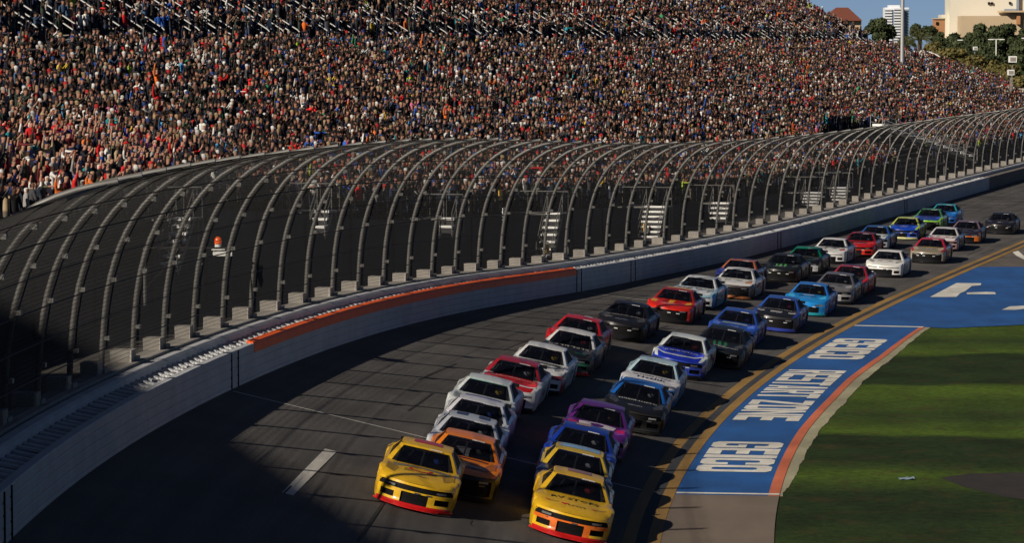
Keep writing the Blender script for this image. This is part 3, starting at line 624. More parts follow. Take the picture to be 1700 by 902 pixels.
    mb.build('roof',roof,root,40)
    mb=MB(); mb.grid(np.array([Rr[1:-1],Rb[1:-1]])); mb.build('rear_window',M['glass'],root)
    for sx,mt in((-1,'net'),(1,'glass')):
        mb=MB(); q=[(sx*.64,.0,1.18),(sx*.64,-.80,1.19),(sx*.85,-1.0,.885),(sx*.855,.50,.865)]; mb.add(q,[(0,1,2,3)]); mb.build('side_window',M[mt],root)
    # cabin tub and roll cage
    mb=MB(); mb.box((0,-.45,.50),(1.60,2.7,.04)); mb.box((0,-1.5,.7),(1.5,.04,.45)); mb.box((0,.80,.62),(1.5,.05,.34)); 
    mb.box((-.33,-.62,.78),(.5,.16,.62)); mb.box((-.33,-.55,.66),(.55,.5,.3)); mb.build('cabin',M['dark'],root)
    mb=MB()
    cg=[[(-.55,.10,1.15),(.55,.10,1.15)],[(-.68,.80,.80),(-.55,.10,1.15)],[(.68,.80,.80),(.55,.10,1.15)],[(-.55,.10,1.15),(-.55,-.9,1.17)],[(.55,.10,1.15),(.55,-.9,1.17),(.62,-1.0,.6)],[(0.03,.12,1.15),(.05,.62,.80)],[(.2,-.9,1.17),(.45,.1,.8)]]
    for q in cg: mb.tube(q,.024,5)
    mb.build('roll_cage',M['cage'],root)
    if L.get('helmet',1):
        mb=MB(); c0=np.array([-.33,-.30,.96]); mb.tube([c0+np.array([0,0,z]) for z in(-.14,-.09,0,.08,.13)],[.08,.125,.14,.11,.03],10); mb.build('driver_helmet',paint(random.choice([(.6,.6,.6),(.5,.05,.04),(.05,.1,.4),(.1,.1,.1),(.7,.5,.05)])),root,60)
    # spoiler and mirrors
    mb=MB(); mb.box((0,-2.42,.93),(1.48,.02,.11)); mb.build('spoiler',M['dark'],root)
    # wheels
    for sx in(-1,1):
        for yc in(1.40,-1.38):
            wr=empty('wheel',(sx*.80,yc,.345)); wr.parent=root
            prof=[(.20,-.15),(.30,-.155),(.342,-.12),(.348,0),(.342,.12),(.30,.155),(.20,.15)]; a=np.arange(20)*2*math.pi/20
            G=np.array([[(x,rr*math.cos(t),rr*math.sin(t)) for t in a] for rr,x in prof]); mb=MB(); mb.grid(G,0,True); mb.build('tyre',M['tyre'],wr,50)
            mb=MB(); xo=sx*.12
            for q in range(10):
                t=q*math.pi/5; 
                mb.add([(xo,.05*math.cos(t-.5),.05*math.sin(t-.5)),(xo,.05*math.cos(t+.5),.05*math.sin(t+.5)),(xo+sx*.02,.2*math.cos(t+.16),.2*math.sin(t+.16)),(xo+sx*.02,.2*math.cos(t-.16),.2*math.sin(t-.16))],[(0,1,2,3)])
            G=np.array([[(x,rr*math.cos(t),rr*math.sin(t)) for t in a] for rr,x in [(.205,xo+sx*.025),(.18,xo+sx*.02),(.17,xo-sx*.08),(.0,xo-sx*.09)]]); mb.grid(G,0,True)
            mb.build('rim',M['rim'],wr,40)
    # floor, inner arches
    mb=MB(); mb.box((0,0,.20),(1.50,4.3,.14)); mb.build('underbody',M['dark'],root)
    # decals
    for dname,items in L.get('decals',[]):
        pass
    groups={}; rr=random.Random(idx*13+5); L=dict(L); L['art']=list(L.get('art',[]))
    for _ in range(3):
        y0=rr.uniform(-1.0,.5); z0=rr.uniform(.28,.55); L['art'].append(('side',rr.choice([(.5,.5,.5),(.45,.42,.36),(.03,.03,.04),(.35,.05,.05),(.08,.14,.35)]),[(y0,y0+rr.uniform(.2,.6),z0,z0+rr.uniform(.06,.2))]))
    if not any(q_[0]=='text' for q_ in L['art']): L['art'].append(('poly',(.02,.02,.022),[[(sx*.16,1.36+.07*q_),(sx*.40,1.38+.07*q_),(sx*.40,1.405+.07*q_),(sx*.16,1.385+.07*q_)] for sx in(-1,1) for q_ in range(4)],.0045))
    hb=L.get('hood',L['base']); lum=sum(hb)/3; alt=tuple(min(.8,v*1.9+.03) for v in hb) if lum<.3 else tuple(v*.45 for v in hb)
    if not any(q_[0]=='text' for q_ in L['art']):
        m_=rr.uniform(.35,.7); L['art'].insert(0,('poly',alt,[[(sx*.83,1.05),(sx*.70,1.05),(sx*.52,1.05+m_),(sx*.60,1.95),(sx*.84,1.80)] for sx in(-1,1)],.0035))
        L['art'].append(('marks',tuple(.75*v for v in ((.66,.66,.64) if lum<.35 else (.04,.04,.06))),-.22,.22,1.88,.06))
    L['art'].append(('nose',(.6,.6,.58) if lum<.3 else (.05,.05,.07),[(rr.uniform(-.8,-.4),.41),(rr.uniform(.35,.7),.41),(rr.uniform(-.2,.2),.415)]))
    for k_ in range(4): L['art'].append(('side',rr.choice([(.6,.6,.58),(.55,.35,.05),(.4,.04,.04),(.05,.1,.4)]),[(.86+.0*k_,.96,.30+.1*k_,.37+.1*k_)]))
    for it in L.get('art',[]): groups.setdefault(tuple(it[1]),[]).append(it)
    for colr,its in groups.items():
        mb=MB(); lvl=0
        for it in its:
            kind=it[0]
            if kind=='poly':
                for pl in it[2]: put(mb,pl,it[3] if len(it)>3 else .006)
            elif kind=='text':
                _,_,txt,x0,y0,size,wx=it[:7]; stamp(mb,txt,x0,y0,size,wx)
            elif kind=='marks':
                _,_,x0,x1,y0,h=it[:6]; x=x0; rr=random.Random(idx*7+1)
                while x<x1:
                    ww=h*rr.uniform(.35,.75); q=rr.random()
                    put(mb,[(x,y0),(x+ww*.35,y0),(x+ww*.35,y0+h),(x,y0+h)],.007)
                    if q<.6: put(mb,[(x+ww*.35,y0+h*.75),(x+ww,y0+h*.75),(x+ww,y0+h),(x+ww*.35,y0+h)],.007)
                    if q>.3: put(mb,[(x+ww*.35,y0),(x+ww,y0),(x+ww,y0+h*.25),(x+ww*.35,y0+h*.25)],.007)
                    if .25<q<.8: put(mb,[(x+ww*.7,y0+h*.25),(x+ww,y0+h*.25),(x+ww,y0+h*.75),(x+ww*.7,y0+h*.75)],.007)
                    x+=ww+h*.18
            elif kind=='side':
                for sx in(-1,1): 
                    for x0,x1,z0,z1 in it[2]:
                        g=np.array([[(sx*(np.interp(z,[.1,.3,.6,.85],[.975,.99,.995,.97])+.006) ,y,z) for y in np.linspace(x0,x1,6)] for z in np.linspace(z0,z1,4)]); mb.grid(g)
            elif kind=='nose':
                for x0,z0 in it[2]: mb.grid(np.array([[(x,bend(x,2.495)+.012,z) for x in np.linspace(x0,x0+.14,3)] for z in(z0,z0+.035)]))
            elif kind=='roof':
                for x0,x1,y0,y1 in it[2]: mb.grid(np.array([[(x,y,1.268-.028*(x/.6)**2-.10*(y+.45)**2) for x in np.linspace(x0,x1,4)] for y in np.linspace(y0,y1,6)]))
        mb.build('decal',paint(colr),root)
    return root
def put(mb,pl,dz=.006):
    """lay a polygon, given in hood coordinates, onto the hood (split along x so that it follows the surface)"""
    pl=np.array(pl,float); n=len(pl)
    if n>2 and (np.ptp(pl[:,0])>.12 or np.ptp(pl[:,1])>.2):
        def clip(p,ax,v,sg):
            o=[]
            for k in range(len(p)):
                a,b=p[k],p[(k+1)%len(p)]; da,db=sg*(a[ax]-v),sg*(b[ax]-v)
                if da>=0: o.append(a)
                if da*db<0: o.append(a+(b-a)*(da/(da-db)))
            return o
        for i in range(int(math.floor(pl[:,0].min()/.09)),int(math.ceil(pl[:,0].max()/.09))):
            c1=clip(list(pl),0,i*.09,1); c1=clip(c1,0,(i+1)*.09,-1) if len(c1)>2 else c1
            if len(c1)<3: continue
            ys=[q[1] for q in c1]
            for j in range(int(math.floor(min(ys)/.12)),int(math.ceil(max(ys)/.12))):
                c2=clip(c1,1,j*.12,1); c2=clip(c2,1,(j+1)*.12,-1) if len(c2)>2 else c2
                if len(c2)>2: mb.add([(q[0],bend(q[0],q[1]),hoodz(q[0],min(q[1],2.45))+dz) for q in c2],[tuple(range(len(c2)))])
        return
    mb.add([(x,bend(x,y),hoodz(x,min(y,2.45))+dz) for x,y in pl],[tuple(range(n))])
_tc={}
def stamp(mb,txt,x0,y0,size,wx,bold=.02):
    k=txt
    if k not in _tc:
        cu=bpy.data.curves.new('t','FONT'); cu.body=txt; cu.size=1; cu.align_x='CENTER'; cu.offset=.02; cu.resolution_u=1
        o=bpy.data.objects.new('t',cu); COL.objects.link(o); bpy.context.view_layer.update(); me=o.to_mesh(); 
        _tc[k]=([tuple(v.co) for v in me.vertices],[tuple(p.vertices) for p in me.polygons]); o.to_mesh_clear(); bpy.data.objects.remove(o)
    V,Fc=_tc[k]; W_=max(abs(v[0]) for v in V)
    # seen from the front: text reads left to right along -x ... so mirror both axes
    P_=[]
    for vx,vy,_ in V:
        x=x0-vx/W_*wx; y=y0-(vy-.35)*size*-1*-1; P_.append((x,bend(x,y),hoodz(x,min(y,2.45))+.009))
    mb.add(P_,Fc)
def solvecar(px,py,v):
    q=np.array([float(np.interp(py,[340,750],[150,0])),5.])
    def at(q):
        p,r,f,u=frame(q[0],q[1]); return proj(p+r*v[0]+f*v[1]+u*v[2])
    for _ in range(50):
        a=at(q); e=a-np.array([px,py]); J=np.stack([(at(q+[.1,0])-a)/.1,(at(q+[0,.1])-a)/.1],1); q=q+np.clip(np.linalg.solve(J,-e),-10,10)
        if abs(e).max()<.02: break
    return q
Y_=(.72,.42,.015);RED=(.50,.012,.012);ORG=(.75,.20,.01);BLU=(.008,.035,.30);LBL=(.02,.22,.62);PUR=(.10,.015,.17);NAV=(.010,.016,.06);GRN=(.0,.16,.09);SIL=(.22,.22,.23);LIM=(.45,.62,.04);PNK=(.55,.01,.12);TEA=(.02,.20,.30)
def heart(cx,cy,s): return [[(cx+s*x,cy-s*y) for x,y in[(0,-1),(.9,0),(.95,.55),(.5,.85),(0,.45),(-.5,.85),(-.95,.55),(-.9,0)]]]
def band(x0,x1,y0,y1,n=6): return [[(x0+(x1-x0)*k/n,y0),(x0+(x1-x0)*(k+1)/n,y0),(x0+(x1-x0)*(k+1)/n,y1),(x0+(x1-x0)*k/n,y1)] for k in range(n)]
def claws(): return [[(.30,1.15),(.22,1.2),(.16,1.7),(.22,1.95),(.28,1.6)],[(.10,1.1),(.02,1.15),(-.06,1.75),(.02,2.05),(.10,1.6)],[(-.12,1.15),(-.2,1.2),(-.28,1.7),(-.2,1.95),(-.12,1.6)]]
LV={
1:dict(label='yellow race car with red splitter leading the outer line',base=Y_,spl=RED,style='wide',banner=Y_,art=[('poly',(.20,.18,.15),[[(.7,1.0),(-.7,1.0),(-.66,1.30),(-.40,1.22),(0,1.12),(.40,1.22),(.66,1.30)]]),('poly',RED,[[(.30,1.25),(.25,1.45),(.0,1.55),(-.25,1.45),(-.30,1.25),(0,1.15)]]),('poly',Y_,[[(.22,1.28),(.18,1.42),(.0,1.49),(-.18,1.42),(-.22,1.28),(0,1.2)]],.010),('roof',RED,[(-.35,.35,-.7,-.2)])]),
2:dict(label='yellow race car with orange bumper and hearts on its hood, leading the inner line',base=Y_,nose=Y_,mask=(.80,.17,.02),spl=RED,style='wide',art=[('text',BLACK,'RV STOPS',0,1.32,.30,.60),('text',(.06,.01,.01),"Love's",-.06,1.86,.17,.22),('poly',(.62,.03,.01),heart(.24,1.84,.09)+heart(.66,1.78,.06)+heart(-.48,1.84,.06)),('text',(.05,.01,.011),"Love's",.5,1.80,.12,.12),('text',(.05,.012,.01),"Love's",-.66,1.80,.12,.12),('roof',(.30,.12,.05),[(-.3,.3,-.8,-.25)])]),
3:dict(label='orange race car with black lower nose tucked behind the leading yellow car',base=ORG,hood=ORG,nose=BLACK,low=BLACK,fend=ORG,style='grid',art=[('poly',(.10,.02,.04),band(-.6,.6,1.02,1.15)),('poly',BLACK,[[(-.7,2.0),(.7,2.0),(.5,1.85),(.2,1.95),(-.2,1.82),(-.5,1.92)]])]),
4:dict(label='navy race car with yellow windscreen pillars and pale roof in the inner line',base=NAV,roof=(.60,.40,.03),hood=NAV,banner=NAV,art=[('roof',(.25,.42,.60),[(-.52,.52,-.95,-.15)]),('marks',SIL,-.5,.5,1.2,.2)]),
5:dict(label='royal blue race car with yellow headlight following the navy car',base=BLU,lamp=Y_,art=[('roof',(.45,.25,.15),[(-.1,.3,-.8,-.3)]),('side',WHITE,[(-.4,.3,.3,.36)])]),
6:dict(label='purple and pink race car with white oval patch on its hood',base=PUR,low=PNK,art=[('poly',(.62,.58,.62),[[(.55,1.1),(.5,1.5),(.2,1.7),(-.2,1.7),(-.5,1.5),(-.55,1.1),(-.2,1.02),(.2,1.02)]]),('poly',PUR,[[(.2,1.2),(.16,1.45),(0,1.52),(-.16,1.45),(-.2,1.2),(0,1.12)]],.011),('poly',PNK,[[(.85,1.2),(.60,1.2),(.55,1.6),(.8,1.7)],[(-.85,1.2),(-.60,1.2),(-.55,1.6),(-.8,1.7)]])]),
7:dict(label='white race car with navy roof stripes right behind the orange car',base=(.55,.57,.62),roof=(.45,.47,.52),art=[('roof',NAV,[(-.45,-.15,-.9,-.2),(.15,.45,-.9,-.2)]),('side',BLU,[(-1.2,-.4,.25,.6)]),('poly',BLU,band(.5,.85,1.5,1.9,2))]),
8:dict(label='white race car with purple roof stripe, fourth in the outer line',base=(.62,.62,.66),fend=(.62,.62,.66),bump=(.28,.02,.08),art=[('roof',(.08,.05,.30),[(-.5,.5,-.7,-.45)]),('poly',BLU,band(.6,.85,1.2,1.5,1)),('side',(.2,.03,.12),[(-1.0,.8,.2,.42)])]),
9:dict(label='pale silver race car with mint trim along its roof edge',base=(.62,.66,.66),banner=(.25,.45,.42),art=[('marks',(.12,.25,.25),-.5,.5,1.2,.18),('side',(.1,.3,.3),[(-1.0,-.2,.2,.4)])]),
10:dict(label='race car with bright red hood and roof over white sides',base=(.70,.69,.68),hood=RED,roof=(.36,.012,.02),nose=(.74,.73,.71),style='mouth',art=[('marks',(.6,.58,.55),-.72,.72,1.06,.10),('poly',(.70,.69,.68),band(-.85,.85,1.86,1.98,8))]),
11:dict(label='white race car with red stripe across its nose and black hood band',base=(.68,.68,.68),bump=RED,nose=(.40,.02,.02),mask=(.7,.7,.68),style='slit',art=[('poly',BLACK,band(-.7,.7,1.02,1.30)),('marks',(.55,.55,.55),-.5,.5,1.08,.1)]),
12:dict(label='black hooded race car with white roof and red splitter',base=(.03,.03,.035),roof=(.68,.66,.64),hood=BLACK,spl=RED,bump=BLACK,style='wide',mask=(.02,.10,.05),art=[('marks',(.45,.43,.40),-.68,.68,1.06,.26),('poly',GRN,band(-.7,.7,1.93,1.99))]),
13:dict(label='red race car with silver trim mostly hidden behind the black hooded car',base=RED,low=(.4,.4,.4),art=[('roof',(.6,.5,.5),[(-.3,.0,-.8,-.3)])]),
14:dict(label='all black race car with white lettering under its windscreen, outer line',base=(.014,.013,.015),bump=(.02,.016,.012),style='grid',low=(.03,.02,.015),art=[('marks',(.55,.5,.48),-.72,.72,1.02,.12),('poly',(.20,.17,.10),[[(.75,1.6),(.4,1.6),(.45,1.75),(.7,1.8)]])]),
15:dict(label='red race car with yellow stripes and arches on its hood',base=(.62,.02,.008),roof=(.30,.015,.01),low=BLACK,style='grid',art=[('poly',(.80,.38,.01),[[(.12,1.1),(.10,1.75),(0,1.82),(-.10,1.75),(-.12,1.1)],[(.82,1.1),(.60,1.2),(.62,1.75),(.85,1.8)],[(-.82,1.1),(-.60,1.2),(-.62,1.75),(-.85,1.8)]]),('marks',(.7,.6,.5),-.34,.34,1.92,.09),('roof',(.75,.38,.03),[(-.5,.5,-.9,-.2)])]),
16:dict(label='white and sky blue race car beside the red and yellow one',base=(.30,.50,.62),roof=(.66,.68,.68),hood=(.60,.64,.68),bump=LBL,mask=(.66,.68,.68),style='slit',art=[('marks',NAV,-.6,.6,1.2,.24)]),
17:dict(label='white race car with copper orange corner stripes on its nose',base=(.70,.69,.67),nose=(.06,.05,.05),spl=(.45,.16,.06),style='grid',art=[('marks',(.15,.12,.10),-.22,.22,1.3,.14),('poly',(.55,.20,.07),[[(-.6,1.6),(-.85,1.5),(-.85,1.98),(-.6,1.98)]])]),
18:dict(label='dark blue race car with orange pillars peeking over the copper nosed car',base=(.02,.03,.18),roof=(.42,.12,.05),art=[('roof',(.02,.03,.18),[(-.5,.5,-.95,-.2)])]),
19:dict(label='black race car with green claw marks on its hood beside the outer wall',base=(.012,.014,.014),low=(.04,.035,.03),style='grid',art=[('poly',(.10,.38,.10),claws()),('marks',SIL,-.3,.3,1.98,.08)]),
20:dict(label='green and black race car with white bumper edge near the wall',base=BLACK,roof=GRN,banner=GRN,mask=(.66,.66,.64),nose=BLACK,style='mouth',art=[('marks',(.5,.5,.48),-.6,.6,1.08,.1),('poly',RED,band(-.2,.2,1.7,1.85,2)),('poly',GRN,band(-.6,.6,1.92,2.0))]),
21:dict(label='white race car with red corner on its bumper close to the wall',base=(.70,.69,.67),mask=(.70,.69,.67),style='slit',art=[('poly',(.15,.08,.12),band(-.5,.3,1.1,1.3)),('poly',(.5,.02,.03),[[(-.6,1.75),(-.85,1.6),(-.85,1.98),(-.62,1.98)]])]),
22:dict(label='bright red race car with dark hood patch by the wall',base=RED,roof=(.25,.01,.015),mask=(.62,.03,.015),style='wide',art=[('poly',(.05,.02,.02),[[(.4,1.3),(.3,1.6),(-.4,1.6),(-.5,1.3)]]),('marks',SIL,-.5,.0,1.65,.1)]),
23:dict(label='white nosed race car with blue roof half hidden behind the bright red one',base=(.05,.13,.32),roof=(.02,.09,.32),hood=(.62,.66,.68),nose=(.62,.66,.68),mask=(.5,.6,.65)),
24:dict(label='blue race car outlined in neon yellow next to the wall',base=LIM,hood=(.01,.06,.50),nose=(.01,.06,.42),mask=(.02,.06,.35),roof=(.45,.50,.10),spl=(.6,.6,.3),style='wide',art=[('marks',(.6,.6,.65),-.25,.25,1.4,.16)]),
25:dict(label='lime green race car with dark blue hood in the far pack',base=(.22,.50,.04),hood=(.02,.05,.28),roof=(.05,.22,.08),style='grid',art=[('marks',(.4,.2,.3),-.1,.4,1.3,.12)]),
26:dict(label='turquoise and blue race car last in line along the wall',base=(.02,.16,.55),roof=(.03,.30,.38),style='slit',nose=(.02,.12,.45),art=[('poly',(.7,.7,.75),band(-.15,.25,1.3,1.5,2)),('side',WHITE,[(-2.2,-1.0,.3,.9)])]),
27:dict(label='black race car trailing alone at the back of the inner line',base=(.014,.013,.016),style='grid',low=(.05,.045,.04),art=[('marks',(.35,.33,.38),-.45,.3,1.12,.16),('poly',(.35,.32,.28),[[(.15,1.85),(-.1,1.85),(-.05,2.0),(.1,2.0)]])]),
28:dict(label='black race car with glowing orange bumper near the back',base=(.02,.018,.03),bump=(.80,.22,.01),mask=(.72,.16,.01),roof=(.16,.10,.12),style='mouth',art=[('marks',(.45,.4,.45),-.5,.5,1.12,.1)]),
29:dict(label='white and navy race car with red hood edge behind the chrome one',base=(.05,.06,.12),hood=(.68,.64,.64),roof=(.55,.52,.52),nose=(.5,.3,.3),art=[('poly',(.55,.02,.03),band(-.75,.75,1.75,1.85))]),
30:dict(label='red roofed race car with mottled chrome and yellow nose',base=(.28,.02,.03),roof=(.45,.015,.03),hood=(.22,.18,.12),nose=(.25,.22,.17),mask=(.30,.27,.22),low=(.16,.14,.12),style='grid',art=[('marks',(.72,.42,.04),-.7,.3,1.1,.22),('marks',(.6,.6,.55),-.6,.7,1.5,.16)]),
31:dict(label='plain white race car with small red hood mark running alone mid track',base=(.72,.71,.68),mask=(.72,.71,.68),style='slit',art=[('marks',(.45,.04,.05),-.2,.2,1.18,.16)]),
32:dict(label='red sided black race car behind the grey one in the inner line',base=(.58,.02,.025),hood=BLACK,roof=(.30,.02,.03),nose=(.08,.01,.01),style='grid',art=[('roof',NAV,[(-.5,.5,-.95,-.2)])]),
33:dict(label='dark grey race car behind the sky blue one in the inner line',base=(.10,.095,.10),hood=(.14,.135,.14),mask=(.30,.30,.30),style='wide',art=[('marks',(.3,.29,.3),-.6,.6,1.08,.12)]),
34:dict(label='bright sky blue race car in the inner line',base=(.015,.22,.58),style='mouth',roof=(.02,.15,.50),mask=(.015,.20,.52),spl=(.02,.28,.35),art=[('poly',(.6,.5,.5),band(-.25,.25,1.12,1.26,2))]),
35:dict(label='navy race car with black hood and white bars on its nose',base=(.02,.05,.26),hood=BLACK,nose=(.03,.03,.035),roof=(.02,.07,.32),spl=(.03,.05,.3),style='grid',art=[('poly',(.66,.64,.62),band(-.25,.25,1.62,1.74,2)+band(.5,.8,1.62,1.74,2)+band(-.8,-.5,1.62,1.74,2)),('marks',(.5,.48,.46),-.6,.6,1.1,.1)]),
36:dict(label='blue race car with pale band under its windscreen behind the black one',base=(.02,.07,.36),roof=(.02,.06,.30),art=[('poly',(.30,.42,.42),band(-.5,.5,1.12,1.3)),('marks',(.55,.55,.62),-.75,.75,1.35,.1)]),
37:dict(label='black race car with dark green claw marks in the inner line',base=(.010,.012,.015),low=(.03,.028,.028),style='grid',art=[('poly',(.02,.14,.04),claws()),('marks',(.5,.5,.5),-.7,.0,2.0,.08)]),
38:dict(label='blue hooded race car edged in white in the inner line',base=(.60,.64,.64),hood=(.012,.03,.42),nose=(.02,.05,.38),mask=(.02,.05,.36),bump=(.02,.05,.40),fend=(.62,.66,.64),style='wide',art=[('marks',(.55,.55,.70),-.6,.6,1.2,.16),('poly',(.64,.68,.62),[[(.8,1.6),(.5,1.9),(0,1.98),(0,2.08),(.55,2.0),(.88,1.7)],[(-.8,1.6),(-.5,1.9),(0,1.98),(0,2.08),(-.55,2.0),(-.88,1.7)]])]),
39:dict(label='white race car with Health lettering on its hood',base=(.25,.40,.52),hood=(.66,.65,.68),fend=(.66,.65,.66),nose=(.02,.14,.42),roof=(.42,.56,.62),art=[('text',NAV,'Health',0,1.50,.36,.46),('marks',(.05,.06,.10),-.62,.62,1.10,.14),('side',LBL,[(-1.0,.8,.2,.6)])]),
40:dict(label='race car with blue roof over a glossy black hood, inner line',base=(.012,.012,.014),roof=(.01,.11,.42),fend=(.012,.012,.014),low=BLU,nose=(.02,.018,.016),spl=(.03,.03,.03),lamp=(.6,.58,.55),style='wide',art=[('marks',(.62,.62,.60),-.62,.62,1.14,.14),('side',(.60,.34,.02),[(1.75,2.1,.25,.5)])]),
}
CARS={1:((673.5,727.7),(751,748.4)),2:((927.7,775.7),(998.5,797.8)),3:((745,712),(821,733)),4:((931,736),(998,756)),5:((943,701),(1007,718)),6:((968,662),(1037,681)),7:((749,684),(824,701)),8:((769,654),(835,672)),9:((781,618),(850,638)),
10:((827,587.5),(899,608)),11:((879,564.5),(939,583)),12:((928,541),(988,557)),13:((941,521),(998,532)),14:((1021,496),(1079,509)),15:((1102,475),(1154,483)),16:((1140,456),(1192,462)),17:((1209,444),(1251,446.6)),18:((1213,429),(1255,432)),19:((1288,420),(1328,423)),
20:((1321,408),(1364,412)),21:((1364,394),(1408,397)),22:((1413,383.6),(1454,388)),23:((1440,374),(1475,375.5)),24:((1489,360.6),(1526,360.6)),25:((1531,346),(1562,347)),26:((1554,337.6),(1589,340)),27:((1648,352.5),(1684,354)),28:((1589,366),(1627,367)),29:((1551,377),(1592,378)),
30:((1527,394),(1570,397)),31:((1459,414),(1497,417)),32:((1394,439),(1440,442)),33:((1370,452.6),(1418.6,454)),34:((1329,469),(1372.6,471.5)),35:((1275,490),(1326.6,496)),36:((1206,511),(1255,517.5)),37:((1182,538),(1235,548.6)),38:((1118.7,552),(1167.5,563)),39:((1067.6,591),(1119.5,604)),40:((1033,627),(1105,642))}
for k,(a_,b_) in CARS.items():
    s_,w_=solvecar((a_[0]+b_[0])/2,(a_[1]+b_[1])/2,(0,-.25,1.26)); car(k,s_,w_,LV[k],R(3.0))

# ---------------------------------------------------------------- spectators
def loftrings(rings,n,zone):
    V=[];Z=[];Q=[]
    for (cx,cy,cz,rx,ry),zn in zip(rings,zone):
        for k in range(n):
            a=2*math.pi*k/n; V.append((cx+rx*math.cos(a),cy+ry*math.sin(a),cz)); Z.append(zn)
    for i in range(len(rings)-1):
        for k in range(n): Q.append((i*n+k,i*n+(k+1)%n,(i+1)*n+(k+1)%n,(i+1)*n+k))
    return V,Q,Z
def limb(p,rad,n,zone):
    p=np.array(p,float); V=[];Z=[];Q=[]
    for i in range(len(p)):
        d=p[min(i+1,len(p)-1)]-p[max(i-1,0)]; d/=np.linalg.norm(d); ref=np.array([0,1.,0]) if abs(d[1])<.8 else np.array([1.,0,0]); u=np.cross(d,ref); u/=np.linalg.norm(u); w=np.cross(d,u)
        for k in range(n):
            a=2*math.pi*k/n; V.append(tuple(p[i]+rad[i]*(math.cos(a)*u+math.sin(a)*w))); Z.append(zone[i])
    for i in range(len(p)-1):
        for k in range(n): Q.append((i*n+k,i*n+(k+1)%n,(i+1)*n+(k+1)%n,(i+1)*n+k))
    return V,Q,Z
# zones: 0 skin, 1 shirt, 2 trousers, 3 hair or cap, 4 phone
ARMS={'down':[[(.19,0,1.42),(.25,.02,1.15),(.23,.10,.90),(.22,.14,.80)]]*2,'phone':[[(.19,0,1.42),(.23,.22,1.28),(.10,.38,1.50),(.06,.40,1.60)]]*2,
 'raised':[[(.19,0,1.42),(.28,.05,1.62),(.26,.08,1.88),(.25,.10,1.97)],[(.19,0,1.42),(.25,.02,1.15),(.23,.10,.90),(.22,.14,.80)]],
 'both':[[(.19,0,1.42),(.30,.05,1.60),(.27,.08,1.86),(.26,.10,1.95)]]*2,'point':[[(.19,0,1.42),(.26,.25,1.40),(.26,.50,1.42),(.26,.60,1.43)],[(.19,0,1.42),(.25,.02,1.15),(.12,.20,1.1),(.02,.22,1.12)]],
 'crossed':[[(.19,0,1.42),(.27,.05,1.16),(.08,.22,1.20),(-.06,.22,1.24)]]*2}
def lowperson(arm,cap):
    V=[];Q=[];Z=[]
    def add(t):
        b=len(V); V.extend(t[0]); Q.extend([tuple(i+b for i in q) for q in t[1]]); Z.extend(t[2])
    add(loftrings([(0,0,.80,.16,.12),(0,0,1.08,.155,.11),(0,.01,1.36,.20,.12),(0,0,1.47,.13,.085),(0,.01,1.52,.055,.055)],6,[2,1,1,1,0]))
    add(loftrings([(0,.02,1.50,.06,.06),(0,.035,1.575,.085,.10),(0,.02,1.665,.09,.105),(0,.01,1.68,.095,.11),(0,.0,1.76,.07,.085),(0,0,1.785,.01,.01)],6,[0,0,0,3,3,3]))
    if cap: V_=[(-.07,.09,1.685),(.07,.09,1.685),(.05,.19,1.67),(-.05,.19,1.67)]; add((V_,[(0,1,2,3)],[3]*4))
    for sx in(-1,1):
        A=ARMS[arm][0 if sx>0 else 1]; add(limb([(sx*x,y,z) for x,y,z in A],[.06,.05,.042,.045],4,[1,1,1,0]))
        add(limb([(sx*.09,0,.86),(sx*.10,.02,.45),(sx*.11,0,.03)],[.09,.06,.05],4,[2,2,2]))
    if arm=='phone': V_=[(-.06,.41,1.58),(.06,.41,1.58),(.06,.42,1.68),(-.06,.42,1.68)]; add((V_,[(0,1,2,3)],[4]*4))
    V=np.array(V); Z=np.array(Z); hd=(V[:,2]>1.56)&(abs(V[:,0])<.12)&(V[:,1]<.0)&(V[:,2]<1.80)&(Z==0); Z[hd]=3
    if cap: Z[(V[:,2]>1.65)&(abs(V[:,0])<.12)&(abs(V[:,1])<.2)&(V[:,2]<1.80)&(Z==0)]=3
    return V,np.array(Q),Z
LOWP=[lowperson(a,c) for a in ('down','phone','raised','both','point','crossed') for c in (0,1)]
APROB=[.33,.24,.10,.05,.07,.21]
def pick_cols(n):
    dark=[(.012,.012,.014),(.02,.02,.03),(.015,.02,.045),(.05,.05,.055),(.035,.022,.018),(.028,.04,.03)]
    mid=[(.16,.16,.17),(.12,.07,.05),(.10,.02,.025),(.28,.26,.24),(.05,.09,.16),(.10,.10,.06),(.20,.13,.09)]
    bright=[(.55,.02,.02),(.62,.62,.60),(.66,.65,.62),(.02,.09,.38),(.62,.13,.02),(.02,.25,.30),(.58,.42,.05),(.55,.15,.25),(.06,.28,.55),(.40,.55,.05),(.03,.22,.10)]
    pm=rng.random(n); A=np.array(dark),np.array(mid),np.array(bright)
    out=np.where((pm<.73)[:,None],A[0][rng.integers(0,len(dark),n)],np.where((pm<.88)[:,None],A[1][rng.integers(0,len(mid),n)],A[2][rng.choice(len(bright),n,p=[.2,.2,.17,.13,.07,.05,.04,.03,.05,.02,.04])]))
    return out*rng.uniform(.75,1.2,(n,1))
def fenceline(x): return np.interp(x,[0,100,200,300,370,450,520],[372,322,290,262,250,240,400])
